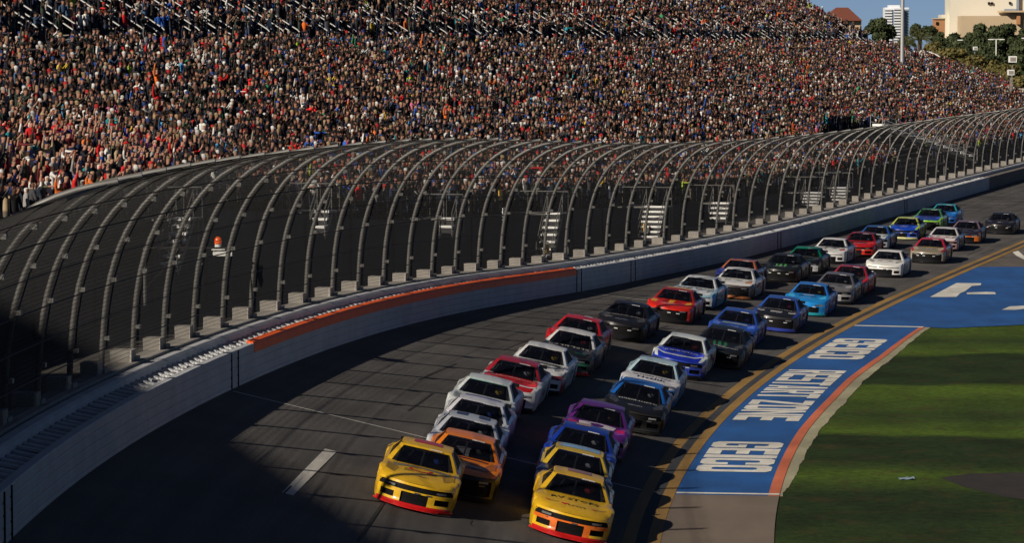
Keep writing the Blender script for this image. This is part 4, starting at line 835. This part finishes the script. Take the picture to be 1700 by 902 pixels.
# places along the rows
cand=[]
def rowplaces(w0,w1,nr,zf,s0,s1f,upper):
    for k in range(nr):
        a=w0+(w1-w0)*k/nr; b=w0+(w1-w0)*(k+1)/nr; w=a+(b-a)*.45; se=float(s1f(w))-.6; s=s0+rng.uniform(0,.5)
        while s<se:
            ph=(s+ (0 if not upper else 3))%24.
            if ph>1.0 or rng.random()<.25:
                if rng.random()<.90+.12*math.sin(s*.31+w*.9)*math.sin(s*.13-w*.5+upper) and not(upper and w<WX2+3.0 and any(-1.0<s-r_<.35 for r_ in RAILS)): cand.append((s+rng.normal(0,.05),w+rng.normal(0,.07),float(zf(s,a)),k,upper))
            s+=rng.uniform(.46,.70)
rowplaces(WF+.25,WX,NR,lambda s,w:zlow(s,w),6.,s_end,0)
n0=len(cand)
for s in np.arange(30,317,.62):
    if rng.random()<.8: cand.append((s+rng.normal(0,.2),WX+rng.uniform(.5,2.2),ZX-.1,40,2))
rowplaces(WX2+.1,WX2+UR*.82,13,lambda s,w:float(zup(s,w)),30.,lambda w:317.,1) if False else rowplaces(WX2,WX2+.82*14,14,lambda s,w:float(zup(s,w)),30.,lambda w:317.,1)
C=np.array(cand); pos=P(C[:,0],C[:,1],C[:,2],False); q=proj(pos+np.array([0,0,1.55])); qf=proj(pos)
# the far opening under the exit stairs stays empty
inopen=(q[:,0]>1362)&(q[:,0]<1452)&(q[:,1]>196)&(q[:,1]<236)&(C[:,4]==0)
_sl=188+(q[:,0]-1450)*.60
inopen|=(q[:,0]>1436)&(q[:,0]<1630)&(abs(q[:,1]-_sl-18)<26)&(C[:,4]==0)&(C[:,1]<27)
vis=(q[:,0]>-130)&(q[:,0]<1830)&(q[:,1]>-70)&(pos[:,1]>30)&~inopen
C,pos,q=C[vis],pos[vis],q[vis]
dist=np.hypot(pos[:,0],pos[:,1])
near_ok=(q[:,0]>6)&(q[:,0]<1690)&(q[:,1]>8)&(q[:,1]<fenceline(q[:,0])-4)&(C[:,4]!=1)|((q[:,0]>520)&(q[:,0]<1690)&(C[:,4]==0)&(C[:,3]>1))
order=np.argsort(np.where(near_ok,dist,1e9)); IND=order[:298]; rest=np.setdiff1d(np.arange(len(C)),IND)
yawof=lambda s: float(Cs(s)[2])
def crowdmesh(idx,name,parent=None):
    n=len(idx); kinds=rng.choice(6,n,p=APROB)*2+(rng.random(n)<.45); x,y,th=Cs(C[idx,0])
    face=th+rng.normal(0,.35,n)+.15; sc=rng.uniform(.88,1.12,n); sc=np.where(rng.random(n)<.06,sc*.75,sc)
    shirt=pick_cols(n); pants=np.array([(.02,.025,.05),(.014,.014,.016),(.05,.06,.10),(.14,.12,.10)])[rng.integers(0,4,n)]; skin=np.array([(.33,.165,.115),(.40,.21,.15),(.24,.115,.075),(.07,.032,.02)])[rng.choice(4,n,p=[.4,.3,.2,.1])]
    hair=np.array([(.014,.010,.008),(.06,.032,.018),(.30,.22,.12),(.012,.012,.014),(.60,.60,.58),(.40,.02,.02),(.02,.05,.20),(.30,.28,.25)])[rng.choice(8,n,p=[.28,.16,.06,.24,.09,.05,.06,.06])]*rng.uniform(.6,1.,(n,1))
    phone=np.tile([.02,.02,.03],(n,1)); pal=np.stack([skin,shirt,pants,hair,phone],1)
    Vs=[];Qs=[];Cc=[];off=0
    for k in range(12):
        m=np.where(kinds==k)[0]
        if len(m)==0: continue
        V,Q,Z=LOWP[k]; fx=np.cos(-face[m]);fy=np.sin(-face[m])   # local +y -> facing the track: inward direction
        # inward = (cos th, -sin th); local x = along
        iy=np.stack([np.cos(face[m]),-np.sin(face[m]),0*fx],-1); ix=np.stack([-iy[:,1],iy[:,0],0*fx],-1)*-1
        W_=pos[idx[m]][:,None,:]+(ix[:,None,:]*V[None,:,0:1]+iy[:,None,:]*V[None,:,1:2]+np.array([0,0,1.])*V[None,:,2:3])*sc[m][:,None,None]
        Vs.append(W_.reshape(-1,3)); Qs.append((Q[None]+(np.arange(len(m))*len(V)+off)[:,None,None]).reshape(-1,4)); Cc.append(pal[m][:,Z].reshape(-1,3)); off+=len(m)*len(V)
    return fastmesh(name,np.concatenate(Vs),np.concatenate(Qs),MC,parent,np.concatenate(Cc),True)
MC,t,b=nodes('crowd_clothing'); a=t.nodes.new('ShaderNodeVertexColor'); a.layer_name='col'; t.links.new(a.outputs[0],b.inputs['Base Color']); b.inputs['Roughness'].default_value=.8; b.inputs['Specular IOR Level'].default_value=.2
o=crowdmesh(rest,'crowd'); o['kind']='stuff'; o['label']='dense crowd of spectators filling the grandstand'; o['category']='crowd'
print('crowd',len(rest))
# individual people: one continuous skinned body per pose
def bodymesh(arm,cap):
    V=[(0,0,.95),(0,.0,1.12),(0,.01,1.32),(0,0,1.43),(0,.01,1.52),(0,.03,1.60),(0,.02,1.70)]; E=[(0,1),(1,2),(2,3),(3,4),(4,5),(5,6)]; Rr=[(.16,.12),(.15,.11),(.19,.12),(.13,.09),(.055,.055),(.085,.10),(.085,.10)]
    for sx in(-1,1):
        A=ARMS[arm][0 if sx>0 else 1]; p=3
        for k,(x,y,z) in enumerate([A[0]]+[A[1]]+[A[2]]+[A[3]]): V.append((sx*x*(.9 if k==0 else 1),y,z)); E.append((p,len(V)-1)); p=len(V)-1; Rr.append([(.065,.065),(.05,.05),(.036,.036),(.045,.03)][k])
        p=0
        for k,(x,y,z) in enumerate([(.09,0,.82),(.10,.02,.47),(.11,0,.09),(.12,.13,.04)]): V.append((sx*x,y,z)); E.append((p,len(V)-1)); p=len(V)-1; Rr.append([(.095,.095),(.06,.06),(.045,.045),(.04,.035)][k])
    me=bpy.data.meshes.new('b'); me.from_pydata(V,E,[]); o=bpy.data.objects.new('b',me); COL.objects.link(o)
    o.modifiers.new('s','SKIN'); sv=me.skin_vertices[0].data
    for k,r in enumerate(Rr): sv[k].radius=r
    for k in range(len(V)): sv[k].use_root=(k==0)
    ss_=o.modifiers.new('u','SUBSURF'); ss_.levels=1; ss_.render_levels=1
    dg=bpy.context.evaluated_depsgraph_get(); dg.update(); ev=o.evaluated_get(dg); m2=bpy.data.meshes.new_from_object(ev); bpy.data.objects.remove(o)
    n=len(m2.vertices); co=np.empty(n*3,np.float32); m2.vertices.foreach_get('co',co); co=co.reshape(-1,3)
    fore=np.array([ARMS[arm][0][2],ARMS[arm][0][3]]); z=co[:,2]; Z=np.where(z<.93,2,1)
    hnd=np.zeros(n,bool)
    for sx in(-1,1):
        A=np.array(ARMS[arm][0 if sx>0 else 1],float); A[:,0]*=sx
        for p in (A[2],A[3],(A[2]+A[3])/2,(A[1]*.35+A[2]*.65)): hnd|=np.linalg.norm(co-p,axis=1)<.062
    head=(z>1.50)&(abs(co[:,0])<.13)&(abs(co[:,1])<.15); Z=np.where(hnd,0,Z); Z=np.where(head,0,Z); Z=np.where(head&((z>1.675)|((co[:,1]<-.03)&(z>1.56))),3,Z)
    col=np.zeros((n,4),np.float32); col[:,3]=1; col[Z==0,0]=1; col[Z==1,1]=1; col[Z==2,2]=1
    at=m2.color_attributes.new('zone','FLOAT_COLOR','POINT'); at.data.foreach_set('color',col.ravel())
    m2.polygons.foreach_set('use_smooth',np.ones(len(m2.polygons),bool)); m2.materials.clear(); m2.materials.append(MP); m2.name='person'; return m2
def pmat():
    m,t,b=nodes('person_clothing'); N=t.nodes; L=t.links; b.inputs['Roughness'].default_value=.8; b.inputs['Specular IOR Level'].default_value=.2
    z=N.new('ShaderNodeVertexColor'); z.layer_name='zone'; sp=N.new('ShaderNodeSeparateColor'); L.new(z.outputs[0],sp.inputs[0]); oi=N.new('ShaderNodeObjectInfo')
    def ramp(src,cols):
        r=N.new('ShaderNodeValToRGB'); r.color_ramp.interpolation='CONSTANT'; e=r.color_ramp.elements; e[0].color=hexc(cols[0]); e[1].position=1/len(cols); e[1].color=hexc(cols[1])
        for k,c in enumerate(cols[2:]): x=e.new((k+2)/len(cols)); x.color=hexc(c)
        L.new(src,r.inputs[0]); return r.outputs[0]
    f1=N.new('ShaderNodeMath'); f1.operation='MULTIPLY'; f1.inputs[1].default_value=7.31; L.new(oi.outputs['Random'],f1.inputs[0]); f2=N.new('ShaderNodeMath'); f2.operation='FRACT'; L.new(f1.outputs[0],f2.inputs[0])
    skin=ramp(f2.outputs[0],[(.33,.165,.115),(.40,.21,.15),(.24,.115,.075),(.36,.19,.13),(.07,.032,.02)])
    pants=ramp(oi.outputs['Random'],[(.02,.025,.05),(.014,.014,.016),(.05,.06,.10),(.12,.10,.08)])
    al=N.new('ShaderNodeCombineColor')
    hair=ramp(oi.outputs['Alpha'],[(.02,.014,.01),(.09,.05,.025),(.30,.22,.12),(.60,.60,.58),(.40,.02,.02),(.02,.05,.20)])
    o=hair
    for ch,c in ((0,skin),(1,oi.outputs['Color']),(2,pants)):
        x=N.new('ShaderNodeMix'); x.data_type='RGBA'; L.new(sp.outputs[ch],x.inputs[0]); L.new(o,x.inputs[6]); L.new(c,x.inputs[7]); o=x.outputs[2]
    L.new(o,b.inputs['Base Color']); return m
MP=pmat()
POSES=['down','phone','raised','both','point','crossed']
BM={a:bodymesh(a,0) for a in POSES}
SHIRTS=[('black',(.014,.014,.016)),('navy',(.012,.02,.055)),('dark grey',(.05,.05,.055)),('brown',(.09,.05,.035)),('maroon',(.12,.015,.02)),('light grey',(.28,.27,.26)),('red',(.52,.02,.02)),('white',(.64,.63,.60)),('royal blue',(.015,.07,.38)),('teal',(.02,.22,.26)),('orange',(.60,.14,.03)),('olive',(.08,.09,.05)),('tan',(.34,.26,.16)),('purple',(.14,.04,.25))]
SHP=[.20,.13,.09,.07,.05,.08,.10,.09,.07,.03,.02,.03,.03,.01]; SHP=np.array(SHP)/sum(SHP)
HAIR=[('dark hair',.05),('brown hair',.25),('fair hair',.42),('a white cap',.58),('a red cap',.75),('a blue cap',.92)]
PTXT={'down':'arms at the sides','phone':'holding a phone up','raised':'one arm raised','both':'both arms raised','point':'pointing at the track','crossed':'arms folded'}
special=[((215,258),'white','both','raised','person in white top with an arm raised just above the fence rail'),((188,192),'red','down',None,'person in loose red shirt standing left of the olive shirted pair'),((75,300),'white','down',None,'person in white and navy shirt near the left end of the fence rail'),((183,258),'tan','phone',None,'person in grey green shirt holding both hands up beside the one in white')]
used={}
qi=q[IND]
def labelfor(i,shirt,hair,pose,x,row):
    zone='far left' if x<110 else 'above fence rail' if x<250 else 'above the beacon' if x<400 else 'left of centre' if x<560 else 'behind the fence'
    rw=['front row','second row','third row','fourth row','fifth row','sixth row','seventh row','eighth row'][int(row)] if row<8 else ('cross aisle' if row==40 else ['ninth','tenth','eleventh','twelfth','thirteenth','fourteenth','fifteenth','sixteenth','seventeenth','eighteenth','nineteenth','twentieth'][min(int(row)-8,11)]+' row')
    return f'{shirt} top, {hair}, {PTXT[pose]}, {rw}, {zone}'
taken=set()
sp_idx={}
for (px,py),sh,po,_,lab in special:
    d=np.hypot(qi[:,0]-px,qi[:,1]-py); k=int(np.argmin(d+1e6*np.isin(np.arange(len(IND)),list(taken)))); taken.add(k); sp_idx[k]=(sh,po if po!='both' else 'raised',lab)
recs=[]; seen=set()
for k,i in enumerate(IND):
  for _try in range(60):
    sh=SHIRTS[rng.choice(len(SHIRTS),p=SHP)]; hr_=HAIR[rng.choice(6,p=[.40,.25,.08,.09,.08,.10])]; po=POSES[rng.choice(6,p=APROB)]
    lab=None
    if k in sp_idx: sh=[s for s in SHIRTS if s[0]==sp_idx[k][0]][0]; po=sp_idx[k][1]; lab=sp_idx[k][2]
    if lab is None: lab='spectator: '+labelfor(i,sh[0],hr_[0],po,q[i,0],C[i,3]); lab=lab.replace('spectator: ','')
    if lab not in seen: break
  seen.add(lab); recs.append((k,i,sh,hr_,po,lab))
for k,i,sh,hr_,po,lab in recs:
    o=bpy.data.objects.new('person',BM[po]); COL.objects.link(o); o.location=pos[i]; x,y,th=Cs(C[i,0]); fc=float(th)+rng.normal(0,.35)+.15
    o.rotation_euler=(0,0,-fc-math.pi/2); sc=rng.uniform(.92,1.06); o.scale=(sc,sc,sc); o.color=(*sh[1],hr_[1])
    tag(o,lab,'person','spectators in the nearest rows of the grandstand')
# trackside workers leaning by the fence are hidden; keep the photo's marshal at the wall

# ---------------------------------------------------------------- beyond the grandstand
def leafmat(name,c1,c2):
    m,t,b=nodes(name); N=t.nodes; L=t.links; b.inputs['Roughness'].default_value=.7; b.inputs['Specular IOR Level'].default_value=.2
    g=N.new('ShaderNodeNewGeometry'); nz=N.new('ShaderNodeTexNoise'); nz.inputs['Scale'].default_value=.7; nz.inputs['Detail'].default_value=3; L.new(g.outputs['Position'],nz.inputs[0])
    mx=N.new('ShaderNodeMix'); mx.data_type='RGBA'; mx.inputs[6].default_value=hexc(c1); mx.inputs[7].default_value=hexc(c2); r=N.new('ShaderNodeMapRange'); r.inputs[1].default_value=.35; r.inputs[2].default_value=.65
    ad=N.new('ShaderNodeMath'); ad.inputs[1].default_value=0; ad.operation='MULTIPLY_ADD'; L.new(g.outputs['Random Per Island'],ad.inputs[0]); ad.inputs[1].default_value=.35; L.new(nz.outputs[0],ad.inputs[2]); L.new(ad.outputs[0],r.inputs[0]); r.inputs[1].default_value=.45;r.inputs[2].default_value=.9
    L.new(r.outputs[0],mx.inputs[0]); L.new(mx.outputs[2],b.inputs['Base Color']); return m
LM={'oak':leafmat('oak_leaves',(.024,.034,.014),(.065,.082,.034)),'olive':leafmat('olive_leaves',(.060,.062,.018),(.17,.135,.045)),'palm':leafmat('palm_leaves',(.03,.045,.015),(.10,.10,.04))}
M['bark']=plain('bark',(.07,.05,.035),.9,0,.3,2)
def tree(px,py_top,wpx,hpx,Y,kind,label,name='tree',leaf=.30,dens=1.0,group='trees beyond the grandstand'):
    k=F/Y; r=wpx/2/k; H=hpx/k; c=aty(px,py_top+hpx/2,Y); zc=c[2]; base=np.array([c[0],Y,0.]); root=empty(name,tuple(base)); tag(root,label,'tree' if name=='tree' else 'bush',group)
    rg=np.random.default_rng(int(px*7+py_top)); n=int(min(12000,4200*dens*max(1,(r*H)/8)))
    # clumps spread through the crown
    nc=int(12+r*H*.9); nc=min(nc,60); cl=[]
    for _ in range(nc):
        d=rg.normal(0,1,3); d/=np.linalg.norm(d); f=rg.uniform(.35,1)**.6; cl.append((c+d*np.array([r,r*.8,H/2])*f*.80,rg.uniform(.20,.40)*min(r,H/1.4)))
    V=[];Q=[]
    pc=np.array([x[0] for x in cl]); pr=np.array([x[1] for x in cl]); ii=rg.integers(0,nc,n); d=rg.normal(0,1,(n,3)); d/=np.linalg.norm(d,axis=1)[:,None]; pts=pc[ii]+d*(pr[ii]*rg.uniform(.6,1.08,n))[:,None]*np.array([1.15,1.1,.85])
    a=rg.normal(0,1,(n,3)); a/=np.linalg.norm(a,axis=1)[:,None]; b=np.cross(a,d+.3*rg.normal(0,1,(n,3))); b/=np.linalg.norm(b,axis=1)[:,None]; sz=leaf*rg.uniform(.5,1.3,(n,1))
    V=np.stack([pts-a*sz,pts-b*sz*.6,pts+a*sz,pts+b*sz*.6],1).reshape(-1,3); Q=np.arange(4*n).reshape(n,4)
    o=fastmesh('crown',V,Q,LM[kind]); kid(o,root)
    mb=MB(); mb.tube([base,base+(c-base)*.5,np.array([c[0],Y,zc])],[.28+.02*H,.22,.10],7)
    for q_ in range(5):
        e=cl[q_%nc][0]; mb.tube([np.array([c[0],Y,max(1,zc-H*.35)]),(np.array([c[0],Y,zc-H*.1])+e)/2,e],[.12,.08,.03],5)
    kid(mb.build('trunk',M['bark']),root); return root
T=[(1464,31,52,42,520,'oak','round dark tree left of the white tower block'),(1530,39,46,24,640,'oak','flat topped dark tree right of the tall grey pole'),(1587,52,44,60,540,'oak','dark tree left in front of the cream building'),(1625,38,56,84,520,'oak','dark tree in front of the middle of the cream building'),(1668,28,60,92,500,'oak','tallest dark tree before the cream building at right'),(1706,34,56,100,490,'oak','dark tree at the right edge of the photo'),(1560,52,30,40,600,'oak','small dark tree below the brick coloured block'),
(1578,74,80,80,440,'olive','olive brown tree right of the white canopy'),(1622,84,84,90,430,'olive','wide olive tree under the double lamp post'),(1665,100,84,90,420,'olive','olive tree below the rightmost lamp post'),(1702,112,74,100,410,'olive','olive tree at the right edge above the fence'),(1548,66,50,50,470,'olive','brownish tree behind the fan palm'),(1608,112,80,70,425,'olive','low olive tree close above the crowd'),(1650,128,90,60,415,'olive','lowest olive tree bordering the stand end'),(1500,62,30,30,600,'oak','small dark tree beside the base of the grey pole'),(1725,90,60,80,470,'oak','dark tree cut by the right edge behind the lamp')]
T+=[(1600,70,60,70,480,'oak','dark tree filling the gap between the two left lamp posts'),(1645,80,70,80,480,'oak','dark tree filling the gap between middle and right lamp posts'),(1688,146,60,50,405,'olive','small olive bush hugging the end of the stand'),(1562,90,50,40,455,'olive','small olive bush beside the white canopy')]
for a in T: tree(*a)
def palm(px,py,Y,r,label):
    c=aty(px,py,Y); root=empty('palm_tree',(c[0],Y,0)); tag(root,label,'palm tree'); mb=MB(); mb.tube([(c[0],Y,0),(c[0]+.2,Y,c[2]*.6),tuple(c)],[.35,.26,.22],8); kid(mb.build('trunk',M['bark']),root)
    mb=MB(); rg=np.random.default_rng(4)
    for k in range(60):
        d=rg.normal(0,1,3); d[2]=abs(d[2])*.9-.25; d/=np.linalg.norm(d); e=c+d*r; sd=np.cross(d,(0,0,1.)); sd/=np.linalg.norm(sd)+1e-6; m_=c+d*r*.55+np.array([0,0,.25])
        for q_ in range(5):
            o_=sd*(q_-2)*.16; mb.add([m_,m_+o_*.6+d*.1,e+o_*2.2-np.array([0,0,.3+.1*abs(q_-2)]),m_+o_*.4],[(0,1,2,3)])
        mb.tube([c,m_],.03,3)
    kid(mb.build('crown',LM['palm']),root)
palm(1526,66,430,2.2,'fan palm standing right behind the stand end beside the pole')
palm(1504,74,435,1.6,'smaller palm partly behind the tall grey pole')
# buildings
M['cream']=plain('cream_render',(.68,.63,.52),.8,0,.06,.05); M['tan']=plain('tan_render',(.50,.38,.25),.85,0,.1,.1); M['brickc']=plain('orange_brick',(.42,.20,.09),.85,0,.15,.3); M['towerw']=plain('white_render',(.70,.72,.76),.7,0,.05,.05); M['towerg']=plain('grey_glazing',(.22,.27,.34),.4); M['redroof']=plain('red_roof',(.17,.05,.03),.8)
def blk(root,name,x0,x1,y0,y1,Y,D,mat):
    a=aty(x0,y1,Y); b=aty(x1,y0,Y); z0=min(a[2],b[2]); mb=MB(); mb.box(((a[0]+b[0])/2,Y+D/2,(z0+b[2])/2),(b[0]-a[0],D,b[2]-z0)); return kid(mb.build(name,M[mat]),root)
b1=empty('cream_building',tuple(aty(1640,90,700)*np.array([1,1,0]))); tag(b1,'huge cream windowless building behind the trees at the top right','building')
blk(b1,'wall',1577,1790,-60,100,700,9,'cream'); blk(b1,'lower_wing',1597,1800,26,100,692,7.6,'tan'); blk(b1,'annex',1562,1577,24,100,702,5,'cream'); blk(b1,'stair_shaft',1688,1692,-30,18,699,.9,'towerg'); blk(b1,'ledge',1667,1800,17,20,690,9.6,'tan'); blk(b1,'recess',1668,1689,14.5,17,699,.9,'towerg')
for x,y in((1642,5),(1647,5),(1677,4.5)): blk(b1,'vent',x-1.6,x+1.6,y-2,y+2,699.5,.6,'dark')
blk(b1,'brick_corner',1688,1694,25,40,691,1.,'brickc')
b2=empty('brick_block',tuple(aty(1560,90,640)*np.array([1,1,0]))); tag(b2,'small orange brick block left of the cream building','building')
blk(b2,'wall',1551,1569,31,90,640,3,'brickc'); blk(b2,'parapet',1550.4,1569.6,29.5,31.4,639.7,3.6,'tan'); blk(b2,'window',1554,1558,36,41,639.8,.3,'dark')
b3=empty('tower_block',tuple(aty(1489,80,2300)*np.array([1,1,0]))); tag(b3,'distant white high rise tower block against the sky','building')
blk(b3,'core',1469,1509,12,80,2310,14,'towerw'); blk(b3,'roof',1476,1494,8,12.2,2312,10,'towerw')
for k in range(14):
    y=14+k*4.6; blk(b3,'balcony_band',1468,1481,y,y+2.6,2305,5,'towerw'); blk(b3,'balcony_band',1485,1499,y-1,y+1.6,2304,6,'towerw'); blk(b3,'glazing_band',1499.3,1509.2,y+1,y+3.6,2308.5,2,'towerg')
blk(b3,'glazing_shaft',1481,1485,16,80,2306,5,'towerg')
b4=empty('red_roofed_house',tuple(aty(1404,60,560)*np.array([1,1,0]))); tag(b4,'red hipped roof peeking over the top of the stand','house')
a=aty(1372,34,560); b=aty(1432,34,560); c=aty(1388,12,566); d=aty(1408,12,566); mb=MB(); a2=a+np.array([0,18,0]); b2_=b+np.array([0,18,0]); mb.add([a,b,d,c,a2,b2_],[(0,1,2,3),(1,5,2),(4,0,3),(5,4,3,2)]); kid(mb.build('roof',M['redroof']),b4); blk(b4,'wall',1374,1430,34,90,561,16,'tan')
# canopy, lamps, pole
cn=empty('white_canopy',tuple(aty(1540,92,405)*np.array([1,1,0]))); tag(cn,'white curved canopy roof behind the end of the stand','canopy')
mb=MB(); Gc=[]
for x in np.linspace(1527,1560,9):
    t=(x-1543)/17; y=84+5*t*t+ (x-1527)*.12; p=aty(x,y,402); Gc.append([p,p+np.array([0,3.5,.2]),p+np.array([0,3.5,.05]),p+np.array([0,0,-.15])])
mb.grid(np.array(Gc),0,True); kid(mb.build('roof',M['treadw']),cn); mb=MB()
for x in(1530,1557): p=aty(x,88,403); mb.tube([p*np.array([1,1,0]),p],.06,6)
kid(mb.build('post',M['galv']),cn)
pl=empty('tall_pole',tuple(aty(1498.5,80,372)*np.array([1,1,0]))); tag(pl,'tall grey floodlight pole rising behind the end of the stand','pole')
p=aty(1498.5,0,372); mb=MB(); mb.tube([(p[0],372,0),(p[0],372,p[2]),(p[0],372,p[2]+16)],[.27,.21,.16],12); kid(mb.build('shaft',M['rail'],None,60),pl); mb=MB(); mb.box((p[0],372,p[2]+16),(3.4,.3,.9)); kid(mb.build('lamp_bank',M['rail']),pl)
for px,py,wd,Y,lab in((1677,64,24,455,'rightmost double armed lamp post with white boxes'),(1625,66,22,500,'middle double armed lamp post among the trees'),(1577,67,20,540,'leftmost double armed lamp post before the dark trees')):
    p=aty(px,py,Y); r=empty('lamp_post',(p[0],Y,0)); tag(r,lab,'lamp post','lamp posts among the trees'); mb=MB(); mb.tube([(p[0],Y-18,0),(p[0],Y-18,p[2])],.09,6); kid(mb.build('shaft',M['treadw']),r)
    h=wd/2*Y/F; mb=MB(); mb.tube([(p[0]-h,Y-18,p[2]+.05),(p[0]+h,Y-18,p[2]+.05)],.05,5); kid(mb.build('arm',M['treadw']),r)
    for sx in(-1,1): mb=MB(); mb.box((p[0]+sx*h*.8,Y-18,p[2]+.02),(.8,.3,.12)); kid(mb.build('lamp_head',M['treadw']),r)
for px,py,s_,Y,lab in((1681,98,13,400,'large white loudspeaker box on the rightmost lamp post'),(1678,120,11,398,'lower white box below the loudspeaker'),(1619,80,7,470,'small white box on a short mast')):
    p=aty(px,py,Y-2); o=empty('equipment_box',tuple(p)); tag(o,lab,'box'); w_=s_*Y/F; mb=MB(); mb.box(tuple(p),(w_,.5,w_*.8)); kid(mb.build('case',M['treadw']),o); mb=MB(); mb.box((p[0],p[1]-.27,p[2]),(w_*.7,.05,w_*.5)); kid(mb.build('front_panel',M['conc']),o); mb=MB(); mb.tube([(p[0],p[1]+.3,0),(p[0],p[1]+.3,p[2])],.05,5); kid(mb.build('mast',M['rail']),o)
# scrap of paper on the grass
mb=MB(); rg=np.random.default_rng(2); g_=[[(10.8+.09*i,87.5+.16*j,-.02+.05*rg.random()) for j in range(4)] for i in range(6)]; mb.grid(np.array(g_)); tag(mb.build('crumpled_paper',plain('pale_blue_paper',(.20,.28,.34),.8)),'pale blue scrap of paper lying on the infield grass','paper')
